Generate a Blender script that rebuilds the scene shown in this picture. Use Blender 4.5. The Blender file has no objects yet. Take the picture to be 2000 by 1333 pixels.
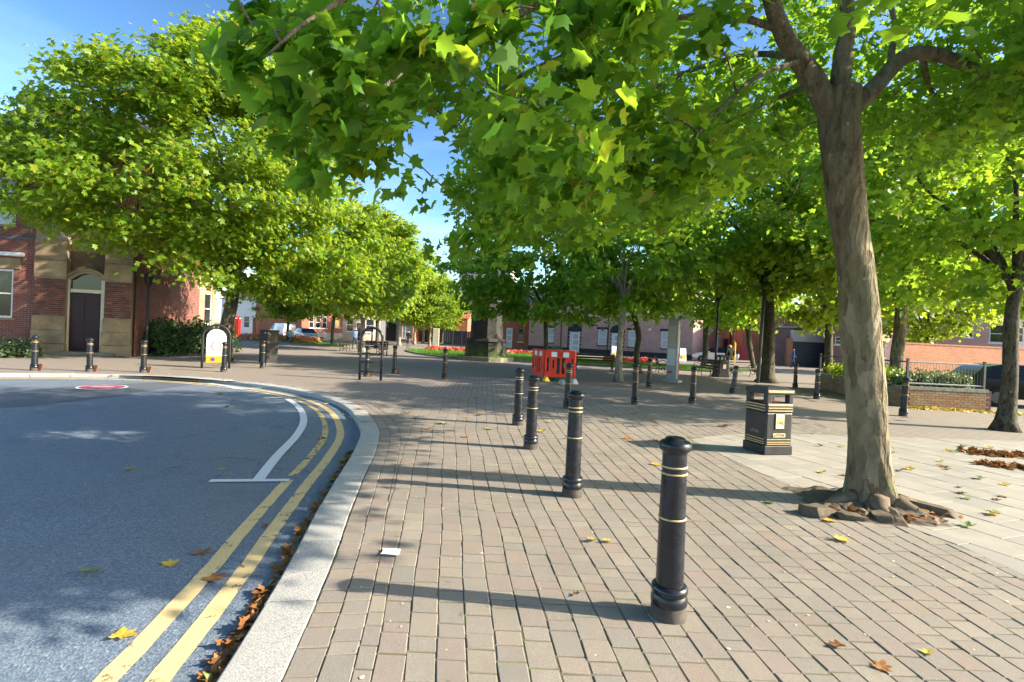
import bpy, bmesh, math, random
import numpy as np
from mathutils import Vector, Matrix

# ------------------------------------------------------------------ camera, sky, sun, exposure
S = bpy.context.scene
COL = S.collection
F, CX, CY, H = 1028.0, 1000.0, 666.5, 1.63          # focal length in photo pixels, picture centre, eye height
PITCH, ROLL = math.radians(.56), math.radians(2.6)
fw = Vector((0, math.cos(PITCH), -math.sin(PITCH)))
r0 = Vector((1, 0, 0)); u0 = r0.cross(fw)
RT = r0*math.cos(ROLL) + u0*math.sin(ROLL)
UP = -r0*math.sin(ROLL) + u0*math.cos(ROLL)
cam_d = bpy.data.cameras.new('camera'); cam = bpy.data.objects.new('camera', cam_d); COL.objects.link(cam)
cam_d.sensor_width = 36; cam_d.lens = 36*F/2000; cam_d.clip_start = .05; cam_d.clip_end = 6000
cam.matrix_world = Matrix(((RT.x, UP.x, -fw.x, 0), (RT.y, UP.y, -fw.y, 0), (RT.z, UP.z, -fw.z, H), (0, 0, 0, 1)))
S.camera = cam

SUN_EL = math.radians(28); SUN_AZ = math.radians(96)  # azimuth clockwise from +Y
world = bpy.data.worlds.new('World'); S.world = world; world.use_nodes = True
wn = world.node_tree.nodes; wl = world.node_tree.links
bg = wn['Background']
sky = wn.new('ShaderNodeTexSky'); sky.sky_type = 'NISHITA'; sky.sun_disc = False
sky.sun_elevation = SUN_EL; sky.sun_rotation = SUN_AZ
sky.air_density = 1.0; sky.dust_density = 1.0; sky.ozone_density = 2.5; sky.altitude = 20
def wmul(sock, c):
    x = wn.new('ShaderNodeMix'); x.data_type = 'RGBA'; x.blend_type = 'MULTIPLY'; x.clamp_result = False; x.inputs[0].default_value = 1; x.inputs[7].default_value = (*c, 1); wl.new(sock, x.inputs[6]); return x.outputs[2]
gm = wn.new('ShaderNodeGamma'); gm.inputs[1].default_value = 1.7          # a deeper blue, as in the photograph
wl.new(wmul(sky.outputs[0], (.19, .19, .18)), gm.inputs[0]); sky_col = wmul(gm.outputs[0], (2.95, 2.85, 2.6))
# thin high cloud, the same all round the sky
tc = wn.new('ShaderNodeTexCoord'); mpw = wn.new('ShaderNodeMapping'); mpw.inputs['Scale'].default_value = (1, 1, 3.2); cn = wn.new('ShaderNodeTexNoise'); cn.inputs['Scale'].default_value = 2.6; cn.inputs['Detail'].default_value = 7; cn.inputs['Roughness'].default_value = .58
wl.new(tc.outputs['Generated'], mpw.inputs[0]); wl.new(mpw.outputs[0], cn.inputs['Vector'])
cr_ = wn.new('ShaderNodeValToRGB'); cr_.color_ramp.elements[0].position = .44; cr_.color_ramp.elements[0].color = (0, 0, 0, 1); cr_.color_ramp.elements[1].position = .80; cr_.color_ramp.elements[1].color = (.55, .55, .55, 1)
wl.new(cn.outputs['Fac'], cr_.inputs[0])
sz_w = wn.new('ShaderNodeSeparateXYZ'); wl.new(tc.outputs['Generated'], sz_w.inputs[0])
er = wn.new('ShaderNodeMapRange'); er.inputs['From Min'].default_value = .05; er.inputs['From Max'].default_value = .42; er.inputs['To Min'].default_value = 1; er.inputs['To Max'].default_value = .12; wl.new(sz_w.outputs[2], er.inputs['Value'])
cm = wn.new('ShaderNodeMath'); cm.operation = 'MULTIPLY'; wl.new(cr_.outputs[0], cm.inputs[0]); wl.new(er.outputs[0], cm.inputs[1])
cl_ = wn.new('ShaderNodeMix'); cl_.data_type = 'RGBA'; cl_.inputs[7].default_value = (2.4, 2.6, 2.75, 1)
wl.new(cm.outputs[0], cl_.inputs[0]); wl.new(sky_col, cl_.inputs[6]); wl.new(cl_.outputs[2], bg.inputs[0]); bg.inputs[1].default_value = .15
sun_d = bpy.data.lights.new('sun', 'SUN'); sun = bpy.data.objects.new('sun', sun_d); COL.objects.link(sun)
sun_d.energy = 2.5; sun_d.angle = math.radians(.55); sun_d.color = (1, .89, .71)
SD = Vector((math.sin(SUN_AZ)*math.cos(SUN_EL), math.cos(SUN_AZ)*math.cos(SUN_EL), math.sin(SUN_EL)))
sun.rotation_euler = SD.to_track_quat('Z', 'Y').to_euler()
S.view_settings.view_transform = 'Standard'; S.view_settings.look = 'None'
S.view_settings.gamma = 1; S.view_settings.use_curve_mapping = False
S.view_settings.exposure = 2.5
S.render.engine = 'CYCLES'
S.cycles.max_bounces = 8; S.cycles.transparent_max_bounces = 8; S.cycles.transmission_bounces = 5

RNG = random.Random(11); NR = np.random.default_rng(11)

# ------------------------------------------------------------------ helpers
def ray(px, py): return fw + RT*((px-CX)/F) + UP*((CY-py)/F)
def P(px, py, z=0.0):                 # where the sight line of a photo pixel meets the level z
    d = ray(px, py); t = (z-H)/d.z
    return Vector((d.x*t, d.y*t, z))
def PD(px, py, dist):                 # point on that sight line at a known distance along Y
    d = ray(px, py); t = dist/d.y
    return Vector((d.x*t, dist, H+d.z*t))
def proj(q):
    d = Vector(q)-Vector((0, 0, H)); w = d.dot(fw)
    if w < .05: return None
    return CX+F*d.dot(RT)/w, CY-F*d.dot(UP)/w, w

def tag(o, label=None, cat=None, group=None, kind=None):
    if label: o['label'] = label
    if cat: o['category'] = cat
    if group: o['group'] = group
    if kind: o['kind'] = kind
    return o
def empty(name, loc=(0, 0, 0), rz=0, label=None, cat=None, group=None):
    o = bpy.data.objects.new(name, None); COL.objects.link(o)
    o.location = loc; o.rotation_euler = (0, 0, rz); o.empty_display_size = .1
    return tag(o, label, cat, group)
def link(name, me, mat=None, parent=None, loc=None, rot=None):
    o = bpy.data.objects.new(name, me); COL.objects.link(o)
    if mat is not None and len(me.materials) == 0:
        for m in (mat if isinstance(mat, (list, tuple)) else [mat]): me.materials.append(m)
    if parent is not None: o.parent = parent
    if loc is not None: o.location = loc
    if rot is not None: o.rotation_euler = rot
    return o
def copy_tree(o, parent=None):
    c = o.copy(); COL.objects.link(c); c.parent = parent
    for ch in o.children: copy_tree(ch, c)
    return c

class MB:
    def __init__(s): s.v = []; s.f = []; s.m = []; s.mi = 0
    def add(s, vs, fs):
        n = len(s.v); s.v += [tuple(p) for p in vs]
        for f in fs: s.f.append(tuple(i+n for i in f)); s.m.append(s.mi)
    def box(s, c, d, rz=0, top=None):
        x, y, z = (k/2 for k in d); t = top or (1, 1)
        co, si = math.cos(rz), math.sin(rz); vs = []
        for sz in (-1, 1):
            tx, ty = t if sz > 0 else (1, 1)
            for sx, sy in ((-1, -1), (1, -1), (1, 1), (-1, 1)):
                a, b = sx*x*tx, sy*y*ty
                vs.append((c[0]+a*co-b*si, c[1]+a*si+b*co, c[2]+sz*z))
        s.add(vs, [(3, 2, 1, 0), (4, 5, 6, 7), (0, 1, 5, 4), (1, 2, 6, 5), (2, 3, 7, 6), (3, 0, 4, 7)])
    def lathe(s, prof, seg=20, c=(0, 0, 0), cap=True):
        vs = []; fs = []
        for r, z in prof:
            for k in range(seg):
                a = 2*math.pi*k/seg; vs.append((c[0]+r*math.cos(a), c[1]+r*math.sin(a), c[2]+z))
        for i in range(len(prof)-1):
            for k in range(seg):
                k2 = (k+1) % seg; fs.append((i*seg+k, i*seg+k2, (i+1)*seg+k2, (i+1)*seg+k))
        if cap:
            fs.append(tuple(range(seg-1, -1, -1))); fs.append(tuple((len(prof)-1)*seg+k for k in range(seg)))
        s.add(vs, fs)
    def tube(s, pts, rad, seg=8, cap=True, rough=0, rng=None):
        pts = [Vector(p) for p in pts]; n = len(pts)
        if not isinstance(rad, (list, tuple)): rad = [rad]*n
        vs = []; fs = []; ref = Vector((.31, .87, .12))
        for i, p in enumerate(pts):
            d = (pts[min(i+1, n-1)]-pts[max(i-1, 0)])
            d = d.normalized() if d.length > 1e-9 else Vector((0, 0, 1))
            if abs(d.dot(ref)) > .97: ref = Vector((.9, -.3, .2))
            a = d.cross(ref).normalized(); b = d.cross(a)
            for k in range(seg):
                t = 2*math.pi*k/seg; rr = rad[i]*(1+(rng.uniform(-rough, rough) if rng else 0))
                vs.append(p+(a*math.cos(t)+b*math.sin(t))*rr)
        for i in range(n-1):
            for k in range(seg):
                k2 = (k+1) % seg; fs.append((i*seg+k2, i*seg+k, (i+1)*seg+k, (i+1)*seg+k2))
        if cap:
            fs.append(tuple(range(seg))); fs.append(tuple((n-1)*seg+k for k in range(seg-1, -1, -1)))
        s.add(vs, fs)
    def prism(s, poly, z0, z1, inset=0):
        n = len(poly); cx = sum(p[0] for p in poly)/n; cy = sum(p[1] for p in poly)/n
        vs = [(p[0], p[1], z0) for p in poly]
        if inset:
            vs += [(p[0], p[1], z1-inset) for p in poly]
            top = []
            for p in poly:
                dx, dy = cx-p[0], cy-p[1]; l = math.hypot(dx, dy) or 1
                top.append((p[0]+dx/l*inset*1.3, p[1]+dy/l*inset*1.3, z1))
            vs += top; lv = 3
        else:
            vs += [(p[0], p[1], z1) for p in poly]; lv = 2
        fs = []
        for l in range(lv-1):
            for i in range(n):
                j = (i+1) % n; fs.append((l*n+i, l*n+j, (l+1)*n+j, (l+1)*n+i))
        fs.append(tuple((lv-1)*n+i for i in range(n)))
        s.add(vs, fs)
    def ribbon(s, left, right, z=None):
        n = len(left); vs = [(p[0], p[1], p[2] if z is None else z) for p in left]+[(p[0], p[1], p[2] if z is None else z) for p in right]
        s.add(vs, [(i, n+i, n+i+1, i+1) for i in range(n-1)])
    def mesh(s, name, smooth=False):
        me = bpy.data.meshes.new(name); me.from_pydata(s.v, [], s.f)
        if any(s.m): me.polygons.foreach_set('material_index', s.m)
        if smooth: me.polygons.foreach_set('use_smooth', [True]*len(me.polygons))
        me.update(); return me
    def build(s, name, mat, parent=None, loc=None, rot=None, smooth=False, bevel=0, auto=None):
        me = s.mesh(name, smooth); o = link(name, me, mat, parent, loc, rot)
        if bevel:
            b = o.modifiers.new('bevel', 'BEVEL'); b.width = bevel; b.segments = 2; b.limit_method = 'ANGLE'; b.angle_limit = math.radians(40)
        if auto: me.set_sharp_from_angle(angle=math.radians(auto))
        return o
def box_part(name, mat, parent, c, d, rz=0, bevel=0, top=None):
    m = MB(); m.box(c, d, rz, top); return m.build(name, mat, parent, bevel=bevel)

# ------------------------------------------------------------------ materials
class NT:
    def __init__(s, name):
        s.m = bpy.data.materials.new(name); s.m.use_nodes = True
        s.t = s.m.node_tree; s.b = s.t.nodes['Principled BSDF']; s.out = s.t.nodes['Material Output']
    def n(s, typ, **kw):
        x = s.t.nodes.new(typ)
        for k, v in kw.items():
            if k.startswith('i_'):
                key = k[2:]; x.inputs[int(key) if key.isdigit() else key.replace('_', ' ')].default_value = v
            else: setattr(x, k, v)
        return x
    def l(s, a, b): s.t.links.new(a, b)
    def coord(s, which='Object'): return s.n('ShaderNodeTexCoord').outputs[which]
    def noise(s, vec, scale, detail=4, rough=.6):
        x = s.n('ShaderNodeTexNoise'); x.inputs['Scale'].default_value = scale; x.inputs['Detail'].default_value = detail; x.inputs['Roughness'].default_value = rough
        s.l(vec, x.inputs['Vector']); return x.outputs['Fac']
    def ramp(s, fac, stops, interp='LINEAR'):
        r = s.n('ShaderNodeValToRGB'); e = r.color_ramp.elements; r.color_ramp.interpolation = interp
        while len(e) < len(stops): e.new(.5)
        for el, (p, c) in zip(e, stops):
            el.position = p; el.color = (c, c, c, 1) if isinstance(c, (int, float)) else (*c, 1)
        s.l(fac, r.inputs[0]); return r.outputs[0]
    def mix(s, fac, a, b, mode='MIX'):
        x = s.n('ShaderNodeMix', data_type='RGBA', blend_type=mode)
        for sock, val in ((x.inputs[0], fac), (x.inputs[6], a), (x.inputs[7], b)):
            if isinstance(val, (int, float)): sock.default_value = val
            elif isinstance(val, tuple): sock.default_value = (*val, 1)
            else: s.l(val, sock)
        return x.outputs[2]
    def math(s, op, a, b=0.0):
        x = s.n('ShaderNodeMath', operation=op)
        for sock, val in ((x.inputs[0], a), (x.inputs[1], b)):
            if isinstance(val, (int, float)): sock.default_value = val
            else: s.l(val, sock)
        return x.outputs[0]
    def bump(s, h, strength=.3, dist=.01):
        b = s.n('ShaderNodeBump'); b.inputs['Strength'].default_value = strength; b.inputs['Distance'].default_value = dist
        s.l(h, b.inputs['Height']); s.l(b.outputs[0], s.b.inputs['Normal'])
    def col(s, c): s.l(c, s.b.inputs['Base Color'])
    def set(s, rough=.6, spec=.35, metal=0):
        s.b.inputs['Roughness'].default_value = rough; s.b.inputs['Specular IOR Level'].default_value = spec; s.b.inputs['Metallic'].default_value = metal
def plain(name, c, rough=.55, spec=.35, metal=0, var=.18, scale=6, bump=.15, bscale=60):
    t = NT(name); t.set(rough, spec, metal); v = t.coord()
    n = t.noise(v, scale, 5)
    t.col(t.ramp(n, [(.25, tuple(k*(1-var) for k in c)), (.75, tuple(min(1, k*(1+var)) for k in c))]))
    if bump: t.bump(t.noise(v, bscale, 3), bump, .004)
    return t.m
def island_random(t):
    g = t.n('ShaderNodeNewGeometry'); oi = t.n('ShaderNodeObjectInfo')
    return t.math('FRACT', t.math('ADD', g.outputs['Random Per Island'], t.math('MULTIPLY', oi.outputs['Random'], 7.31)))

M = {}
def m_asphalt():  # grey asphalt with the blue of skylight put into its colours
    t = NT('asphalt'); t.set(.62, .45); v = t.coord()
    big = t.noise(v, .5, 4); fine = t.noise(v, 70, 3, .7)
    vor = t.n('ShaderNodeTexVoronoi'); vor.inputs['Scale'].default_value = 75; t.l(v, vor.inputs['Vector'])
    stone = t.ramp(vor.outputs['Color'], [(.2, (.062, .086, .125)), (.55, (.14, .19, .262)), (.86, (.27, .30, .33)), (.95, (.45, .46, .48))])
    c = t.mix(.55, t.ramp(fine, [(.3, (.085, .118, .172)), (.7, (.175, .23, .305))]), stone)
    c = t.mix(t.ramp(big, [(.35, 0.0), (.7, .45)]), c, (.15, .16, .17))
    ck = t.n('ShaderNodeTexVoronoi', feature='DISTANCE_TO_EDGE'); ck.inputs['Scale'].default_value = .55
    wv = t.n('ShaderNodeTexNoise'); wv.inputs['Scale'].default_value = 2.2; wv.inputs['Detail'].default_value = 6; t.l(v, wv.inputs['Vector']); sc_ = t.n('ShaderNodeVectorMath', operation='SCALE'); t.l(wv.outputs['Color'], sc_.inputs[0]); sc_.inputs['Scale'].default_value = .8
    ad = t.n('ShaderNodeVectorMath', operation='ADD'); t.l(v, ad.inputs[0]); t.l(sc_.outputs[0], ad.inputs[1]); t.l(ad.outputs[0], ck.inputs['Vector'])
    gate = t.ramp(t.noise(v, .4, 3), [(.50, 0.0), (.58, .6)])
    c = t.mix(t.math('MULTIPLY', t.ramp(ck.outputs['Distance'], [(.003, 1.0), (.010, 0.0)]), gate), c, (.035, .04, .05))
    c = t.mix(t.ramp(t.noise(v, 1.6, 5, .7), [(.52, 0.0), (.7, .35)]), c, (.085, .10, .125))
    t.col(c); t.bump(t.math('ADD', vor.outputs['Distance'], fine), .55, .006); return t.m
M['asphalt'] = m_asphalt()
def m_patch():
    t = NT('asphalt_patch'); t.set(.7, .35); v = t.coord()
    t.col(t.ramp(t.noise(v, 60, 4), [(.3, (.075, .088, .11)), (.7, (.12, .138, .165))])); t.bump(t.noise(v, 120, 2), .4, .004); return t.m
M['patch'] = m_patch()
def m_paint(name, c, wear):
    t = NT(name); t.set(.6, .3); v = t.coord()
    w = t.ramp(t.noise(v, 9, 7, .72), [(wear-.03, 1.0), (wear+.03, 0.0)])
    fine = t.noise(v, 55, 4)
    t.col(t.mix(w, t.ramp(fine, [(.25, tuple(k*.78 for k in c)), (.75, c)]), (.09, .09, .09))); t.bump(fine, .25, .004); return t.m
M['yellow_paint'] = m_paint('yellow_road_paint', (.74, .55, .27), .38)
M['yellow_worn'] = m_paint('worn_yellow_road_paint', (.66, .50, .22), .44)
M['white_paint'] = m_paint('white_road_paint', (.74, .76, .78), .26)
M['red_paint'] = m_paint('red_road_paint', (.46, .07, .12), .42)
M['pink_paint'] = m_paint('faded_red_road_paint', (.55, .30, .36), .42)
def m_paver():
    t = NT('paver_block'); t.set(.78, .25); v = t.coord()
    pos = t.n('ShaderNodeNewGeometry').outputs['Position']
    r = island_random(t)
    c = t.ramp(r, [(0, (.232, .204, .176)), (.18, (.250, .202, .178)), (.38, (.222, .200, .178)), (.58, (.262, .226, .188)), (.76, (.212, .196, .178)), (.9, (.280, .245, .205)), (1, (.245, .190, .164))])
    sp = t.noise(pos, 190, 2, .8); blotch = t.noise(pos, 5, 5)
    c = t.mix(t.ramp(sp, [(.38, .42), (.5, 0.0)]), c, (.10, .085, .07))
    c = t.mix(t.ramp(sp, [(.62, 0.0), (.72, .55)]), c, (.55, .50, .44))
    c = t.mix(t.ramp(blotch, [(.4, 0.0), (.75, .35)]), c, (.19, .175, .15))
    c = t.mix(t.ramp(t.noise(pos, 1.7, 6, .7), [(.60, 0.0), (.74, .40)]), c, (.17, .16, .085))
    c = t.mix(t.ramp(t.noise(pos, .75, 6, .65), [(.48, 0.0), (.66, .38)]), c, (.15, .135, .115))
    c = t.mix(t.ramp(t.noise(pos, 10, 2, .4), [(.72, 0.0), (.75, .5)]), c, (.11, .10, .09))
    t.col(c); t.bump(t.math('ADD', sp, t.math('MULTIPLY', t.noise(pos, 25, 3), 1.5)), .35, .004); return t.m
M['paver'] = m_paver()
def m_joint():
    t = NT('sand_and_moss_joint'); t.set(.95, .1); v = t.coord()
    c = t.ramp(t.noise(v, 3, 5), [(.35, (.15, .125, .095)), (.55, (.14, .13, .075)), (.68, (.15, .18, .06))])
    t.col(c); t.bump(t.noise(v, 150, 3), .6, .01); return t.m
M['joint'] = m_joint()
def m_plaza():
    t = NT('plaza_block_paving'); t.set(.8, .25); v = t.coord()
    br = t.n('ShaderNodeTexBrick'); mp = t.n('ShaderNodeMapping'); mp.inputs['Rotation'].default_value = (0, 0, math.radians(90-3)); t.l(v, mp.inputs[0]); t.l(mp.outputs[0], br.inputs['Vector'])
    br.inputs['Scale'].default_value = 1; br.inputs['Brick Width'].default_value = .21; br.inputs['Row Height'].default_value = .145; br.inputs['Mortar Size'].default_value = .008
    br.inputs['Color1'].default_value = (.25, .205, .175, 1); br.inputs['Color2'].default_value = (.285, .235, .195, 1); br.inputs['Mortar'].default_value = (.10, .085, .06, 1)
    c = t.mix(t.ramp(t.noise(v, .35, 5), [(.35, 0.0), (.7, .5)]), br.outputs[0], (.22, .205, .19))
    c = t.mix(t.ramp(t.noise(v, 60, 3, .8), [(.4, .35), (.52, 0.0)]), c, (.12, .10, .085))
    t.col(c); t.bump(br.outputs['Fac'], -.4, .006); return t.m
M['plaza'] = m_plaza()
def m_slab():
    t = NT('concrete_flagstone'); t.set(.8, .25); v = t.n('ShaderNodeNewGeometry').outputs['Position']; r = island_random(t)
    c = t.ramp(r, [(0, (.30, .28, .25)), (.5, (.33, .305, .27)), (1, (.275, .262, .24))])
    c = t.mix(t.ramp(t.noise(v, 2.2, 6, .7), [(.4, 0.0), (.75, .55)]), c, (.18, .168, .148))
    c = t.mix(t.ramp(t.noise(v, 170, 2, .8), [(.38, .35), (.5, 0.0)]), c, (.18, .165, .15))
    t.col(c); t.bump(t.noise(v, 90, 3), .3, .003); return t.m
M['slab'] = m_slab()
def m_granite(name, a, b, dark):
    t = NT(name); t.set(.7, .3); v = t.n('ShaderNodeNewGeometry').outputs['Position']
    r = island_random(t)
    sp = t.noise(v, 130, 2, .85)
    c = t.ramp(sp, [(.36, dark), (.46, a), (.60, b), (.70, (.78, .76, .73))])
    c = t.mix(t.math('MULTIPLY', r, .25), c, tuple(k*.6 for k in a))
    c = t.mix(t.ramp(t.noise(v, 4, 5), [(.5, 0.0), (.8, .4)]), c, tuple(k*.55 for k in a))
    t.col(c); t.bump(sp, .3, .003); return t.m
M['kerb'] = m_granite('granite_kerb', (.36, .355, .34), (.48, .47, .45), (.15, .145, .14))
M['dark_kerb'] = plain('dark_kerb_stone', (.15, .14, .13), .8)
def m_bark(name, light, dark, green, sc=1.0, zrough=None):
    t = NT(name); t.set(.85, .2); v = t.coord()
    mp = t.n('ShaderNodeMapping'); mp.inputs['Scale'].default_value = (1, 1, .34); t.l(v, mp.inputs[0]); mv = mp.outputs[0]
    a = t.noise(mv, 4.2*sc, 7, .68); b = t.noise(mv, 13*sc, 6, .72); g = t.noise(mv, 1.9*sc, 4); fl = t.noise(mv, 7*sc, 3, .5)
    c = t.ramp(a, [(.36, dark), (.43, tuple(.6*x+.4*y for x, y in zip(dark, light))), (.50, light), (.57, tuple(x*1.22 for x in light)), (.63, tuple(.75*x for x in light))])
    c = t.mix(t.ramp(g, [(.44, 0.0), (.60, .55)]), c, green)
    c = t.mix(t.ramp(fl, [(.56, 0.0), (.60, .55)], 'EASE'), c, tuple(min(1, x*1.5) for x in light))
    c = t.mix(t.ramp(b, [(.39, .85), (.46, 0.0)]), c, tuple(x*.5 for x in dark))
    if zrough:
        sx = t.n('ShaderNodeSeparateXYZ'); t.l(v, sx.inputs[0])
        zz = t.math('ADD', sx.outputs[2], t.math('MULTIPLY', t.math('SUBTRACT', g, .5), 1.6))
        k = t.ramp(t.math('DIVIDE', t.math('SUBTRACT', zz, zrough), 1.4), [(0, 0.0), (1, .62)])
        rough = t.ramp(b, [(.35, tuple(x*.55 for x in dark)), (.5, tuple(x*1.3 for x in dark)), (.62, tuple(x*.8 for x in light))])
        c = t.mix(k, c, rough)
        hm = t.n('ShaderNodeMapping'); hm.inputs['Scale'].default_value = (1, 1, 3.2); t.l(v, hm.inputs[0])
        hf = t.noise(hm.outputs[0], 5.5, 3, .55); c = t.mix(t.ramp(hf, [(.66, 0.0), (.70, .45)]), c, (.30, .28, .22))
    if zrough:
        dn = t.n('ShaderNodeTexNoise'); dn.inputs['Scale'].default_value = 9; dn.inputs['Detail'].default_value = 4; t.l(mv, dn.inputs['Vector'])
        dv = t.n('ShaderNodeVectorMath', operation='SCALE'); t.l(dn.outputs['Color'], dv.inputs[0]); dv.inputs['Scale'].default_value = .16
        av = t.n('ShaderNodeVectorMath', operation='ADD'); t.l(mv, av.inputs[0]); t.l(dv.outputs[0], av.inputs[1])
        vo = t.n('ShaderNodeTexVoronoi'); vo.inputs['Scale'].default_value = 13; t.l(av.outputs[0], vo.inputs['Vector'])
        fk = t.ramp(vo.outputs['Color'], [(0, (.11, .085, .055)), (.22, (.19, .155, .10)), (.45, (.25, .205, .135)), (.66, (.17, .155, .085)), (.82, (.32, .275, .19)), (.93, (.22, .21, .16))], 'CONSTANT')
        c = t.mix(t.math('MULTIPLY', t.math('SUBTRACT', 1.0, k), .75), c, fk)
    pt = t.noise(v, 11*sc, 3, .5); c = t.mix(t.ramp(pt, [(.69, 0.0), (.72, .6)]), c, (.42, .42, .34))
    t.col(c); hh_ = t.math('ADD', t.math('MULTIPLY', a, 1.4), t.math('ADD', b, t.math('MULTIPLY', fl, .5)))
    if zrough: hh_ = t.math('ADD', hh_, t.math('MULTIPLY', vo.outputs['Distance'], 1.2))
    t.bump(hh_, 1.0, .05); return t.m
M['bark'] = m_bark('plane_bark', (.25, .205, .145), (.095, .070, .046), (.225, .205, .11), 1.0, 2.6)
M['bark_dark'] = m_bark('dark_bark', (.10, .085, .065), (.035, .028, .02), (.08, .085, .045), 1.6)
M['bark_pale'] = m_bark('pale_bark', (.27, .25, .21), (.15, .135, .11), (.21, .20, .15), 1.6)
def m_leaf(name, stops, trans, tfac=.42, rough=.42):
    t = NT(name); t.set(rough, .35)
    r = island_random(t); c = t.ramp(r, stops)
    ps = t.n('ShaderNodeNewGeometry').outputs['Position']; c = t.mix(t.ramp(t.noise(ps, 28, 4, .65), [(.35, .30), (.62, 0.0)]), c, tuple(k*.45 for k in stops[0][1]))
    t.col(c)
    tr = t.n('ShaderNodeBsdfTranslucent'); t.l(t.mix(.65, c, trans), tr.inputs[0])
    ms = t.n('ShaderNodeMixShader'); ms.inputs[0].default_value = tfac
    t.l(t.b.outputs[0], ms.inputs[1]); t.l(tr.outputs[0], ms.inputs[2]); t.l(ms.outputs[0], t.out.inputs[0]); return t.m
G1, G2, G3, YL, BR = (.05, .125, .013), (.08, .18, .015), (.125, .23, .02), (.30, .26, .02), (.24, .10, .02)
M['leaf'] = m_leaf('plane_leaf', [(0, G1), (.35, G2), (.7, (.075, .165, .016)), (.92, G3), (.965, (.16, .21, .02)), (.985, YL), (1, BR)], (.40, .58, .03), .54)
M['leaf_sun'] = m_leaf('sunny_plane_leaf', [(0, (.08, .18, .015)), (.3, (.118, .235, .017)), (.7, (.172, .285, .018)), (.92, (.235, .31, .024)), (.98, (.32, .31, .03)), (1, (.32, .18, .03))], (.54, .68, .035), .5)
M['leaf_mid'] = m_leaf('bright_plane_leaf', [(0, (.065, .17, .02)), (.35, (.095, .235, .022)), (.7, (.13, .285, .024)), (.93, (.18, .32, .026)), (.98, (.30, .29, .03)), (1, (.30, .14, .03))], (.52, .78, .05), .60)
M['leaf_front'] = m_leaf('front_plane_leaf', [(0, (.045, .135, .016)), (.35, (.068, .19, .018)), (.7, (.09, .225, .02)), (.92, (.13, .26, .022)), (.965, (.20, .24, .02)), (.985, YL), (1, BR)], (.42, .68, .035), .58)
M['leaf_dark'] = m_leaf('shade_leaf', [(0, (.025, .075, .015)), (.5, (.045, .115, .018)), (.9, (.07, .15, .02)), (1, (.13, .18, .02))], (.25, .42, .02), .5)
M['hedge'] = m_leaf('hedge_leaf', [(0, (.02, .055, .018)), (.5, (.035, .085, .024)), (.9, (.06, .12, .03)), (1, (.10, .15, .04))], (.08, .16, .03), .25, .5)
M['shrub'] = m_leaf('shrub_leaf', [(0, (.06, .11, .045)), (.5, (.10, .16, .06)), (.88, (.17, .22, .09)), (1, (.42, .44, .34))], (.15, .24, .05), .3, .5)
M['grass'] = m_leaf('lawn_grass', [(0, (.06, .17, .015)), (.5, (.09, .24, .02)), (1, (.16, .30, .03))], (.15, .35, .02), .35, .6)
M['flower_red'] = m_leaf('red_flower', [(0, (.55, .03, .03)), (.5, (.62, .08, .05)), (.8, (.70, .22, .15)), (1, (.10, .18, .04))], (.6, .1, .05), .25, .6)
M['flower_orange'] = m_leaf('orange_flower', [(0, (.65, .16, .03)), (.5, (.70, .25, .08)), (.8, (.70, .40, .30)), (1, (.10, .18, .04))], (.6, .2, .05), .25, .6)
M['leaf_fallen_yellow'] = m_leaf('yellow_fallen_leaf', [(0, (.55, .34, .04)), (.5, (.60, .42, .06)), (1, (.45, .40, .08))], (.5, .35, .03), .2, .7)
M['leaf_fallen_brown'] = m_leaf('brown_fallen_leaf', [(0, (.16, .065, .02)), (.5, (.25, .105, .03)), (.8, (.38, .17, .05)), (1, (.12, .05, .025))], (.3, .12, .03), .15, .7)
M['leaf_fallen_green'] = m_leaf('green_fallen_leaf', [(0, (.14, .22, .05)), (1, (.30, .36, .14))], (.2, .3, .05), .2, .6)
def m_black():
    t = NT('worn_black_gloss_paint'); t.set(.26, .5); v = t.coord(); n = t.noise(v, 9, 6, .7)
    c = t.ramp(n, [(.3, (.007, .009, .015)), (.62, (.012, .014, .022)), (.74, (.045, .042, .04))])
    c = t.mix(t.ramp(t.noise(v, 60, 3, .6), [(.70, 0.0), (.74, .7)]), c, (.10, .085, .07)); t.col(c)
    t.l(t.ramp(n, [(.4, .2), (.75, .5)]), t.b.inputs['Roughness']); t.bump(t.noise(v, 35, 4), .18, .004); return t.m
M['black_paint'] = m_black()
M['black_matt'] = plain('black_matt_paint', (.018, .018, .020), .5, .4, 0, .3, 8, .1)
def m_bin():
    t = NT('bin_black_plastic'); t.set(.42, .45); v = t.coord()
    c = t.ramp(t.noise(v, 7, 6, .7), [(.35, (.014, .015, .019)), (.65, (.032, .032, .036)), (.8, (.07, .065, .06))]); t.col(c); t.bump(t.noise(v, 90, 3), .15, .003); return t.m
M['bin'] = m_bin()
M['gold'] = plain('gold_band', (.55, .42, .20), .4, .5, .2, .3, 20, .1)
M['cream'] = plain('cream_paint', (.62, .56, .42), .6, .3, 0, .12)
M['base_dirt'] = plain('weathered_base', (.075, .065, .058), .8, .2, 0, .5, 14, .4)
M['rust'] = plain('rusty_plate', (.24, .09, .045), .8, .25, .2, .4, 12, .3)
M['steel'] = plain('galvanised_grey', (.30, .31, .32), .45, .45, .3, .15)
M['steel_dark'] = plain('dark_grey_steel', (.10, .11, .11), .5, .4, .2, .2)
M['white'] = plain('white_gloss', (.78, .79, .80), .4, .4, 0, .05, 4, 0)
M['white_matt'] = plain('white_render', (.72, .71, .68), .8, .2, 0, .08, 2, .2)
M['orange'] = plain('amber_panel', (.70, .32, .02), .5, .4, 0, .08, 4, 0)
M['red'] = plain('red_gloss', (.55, .025, .02), .35, .45, 0, .12, 4, 0)
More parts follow.
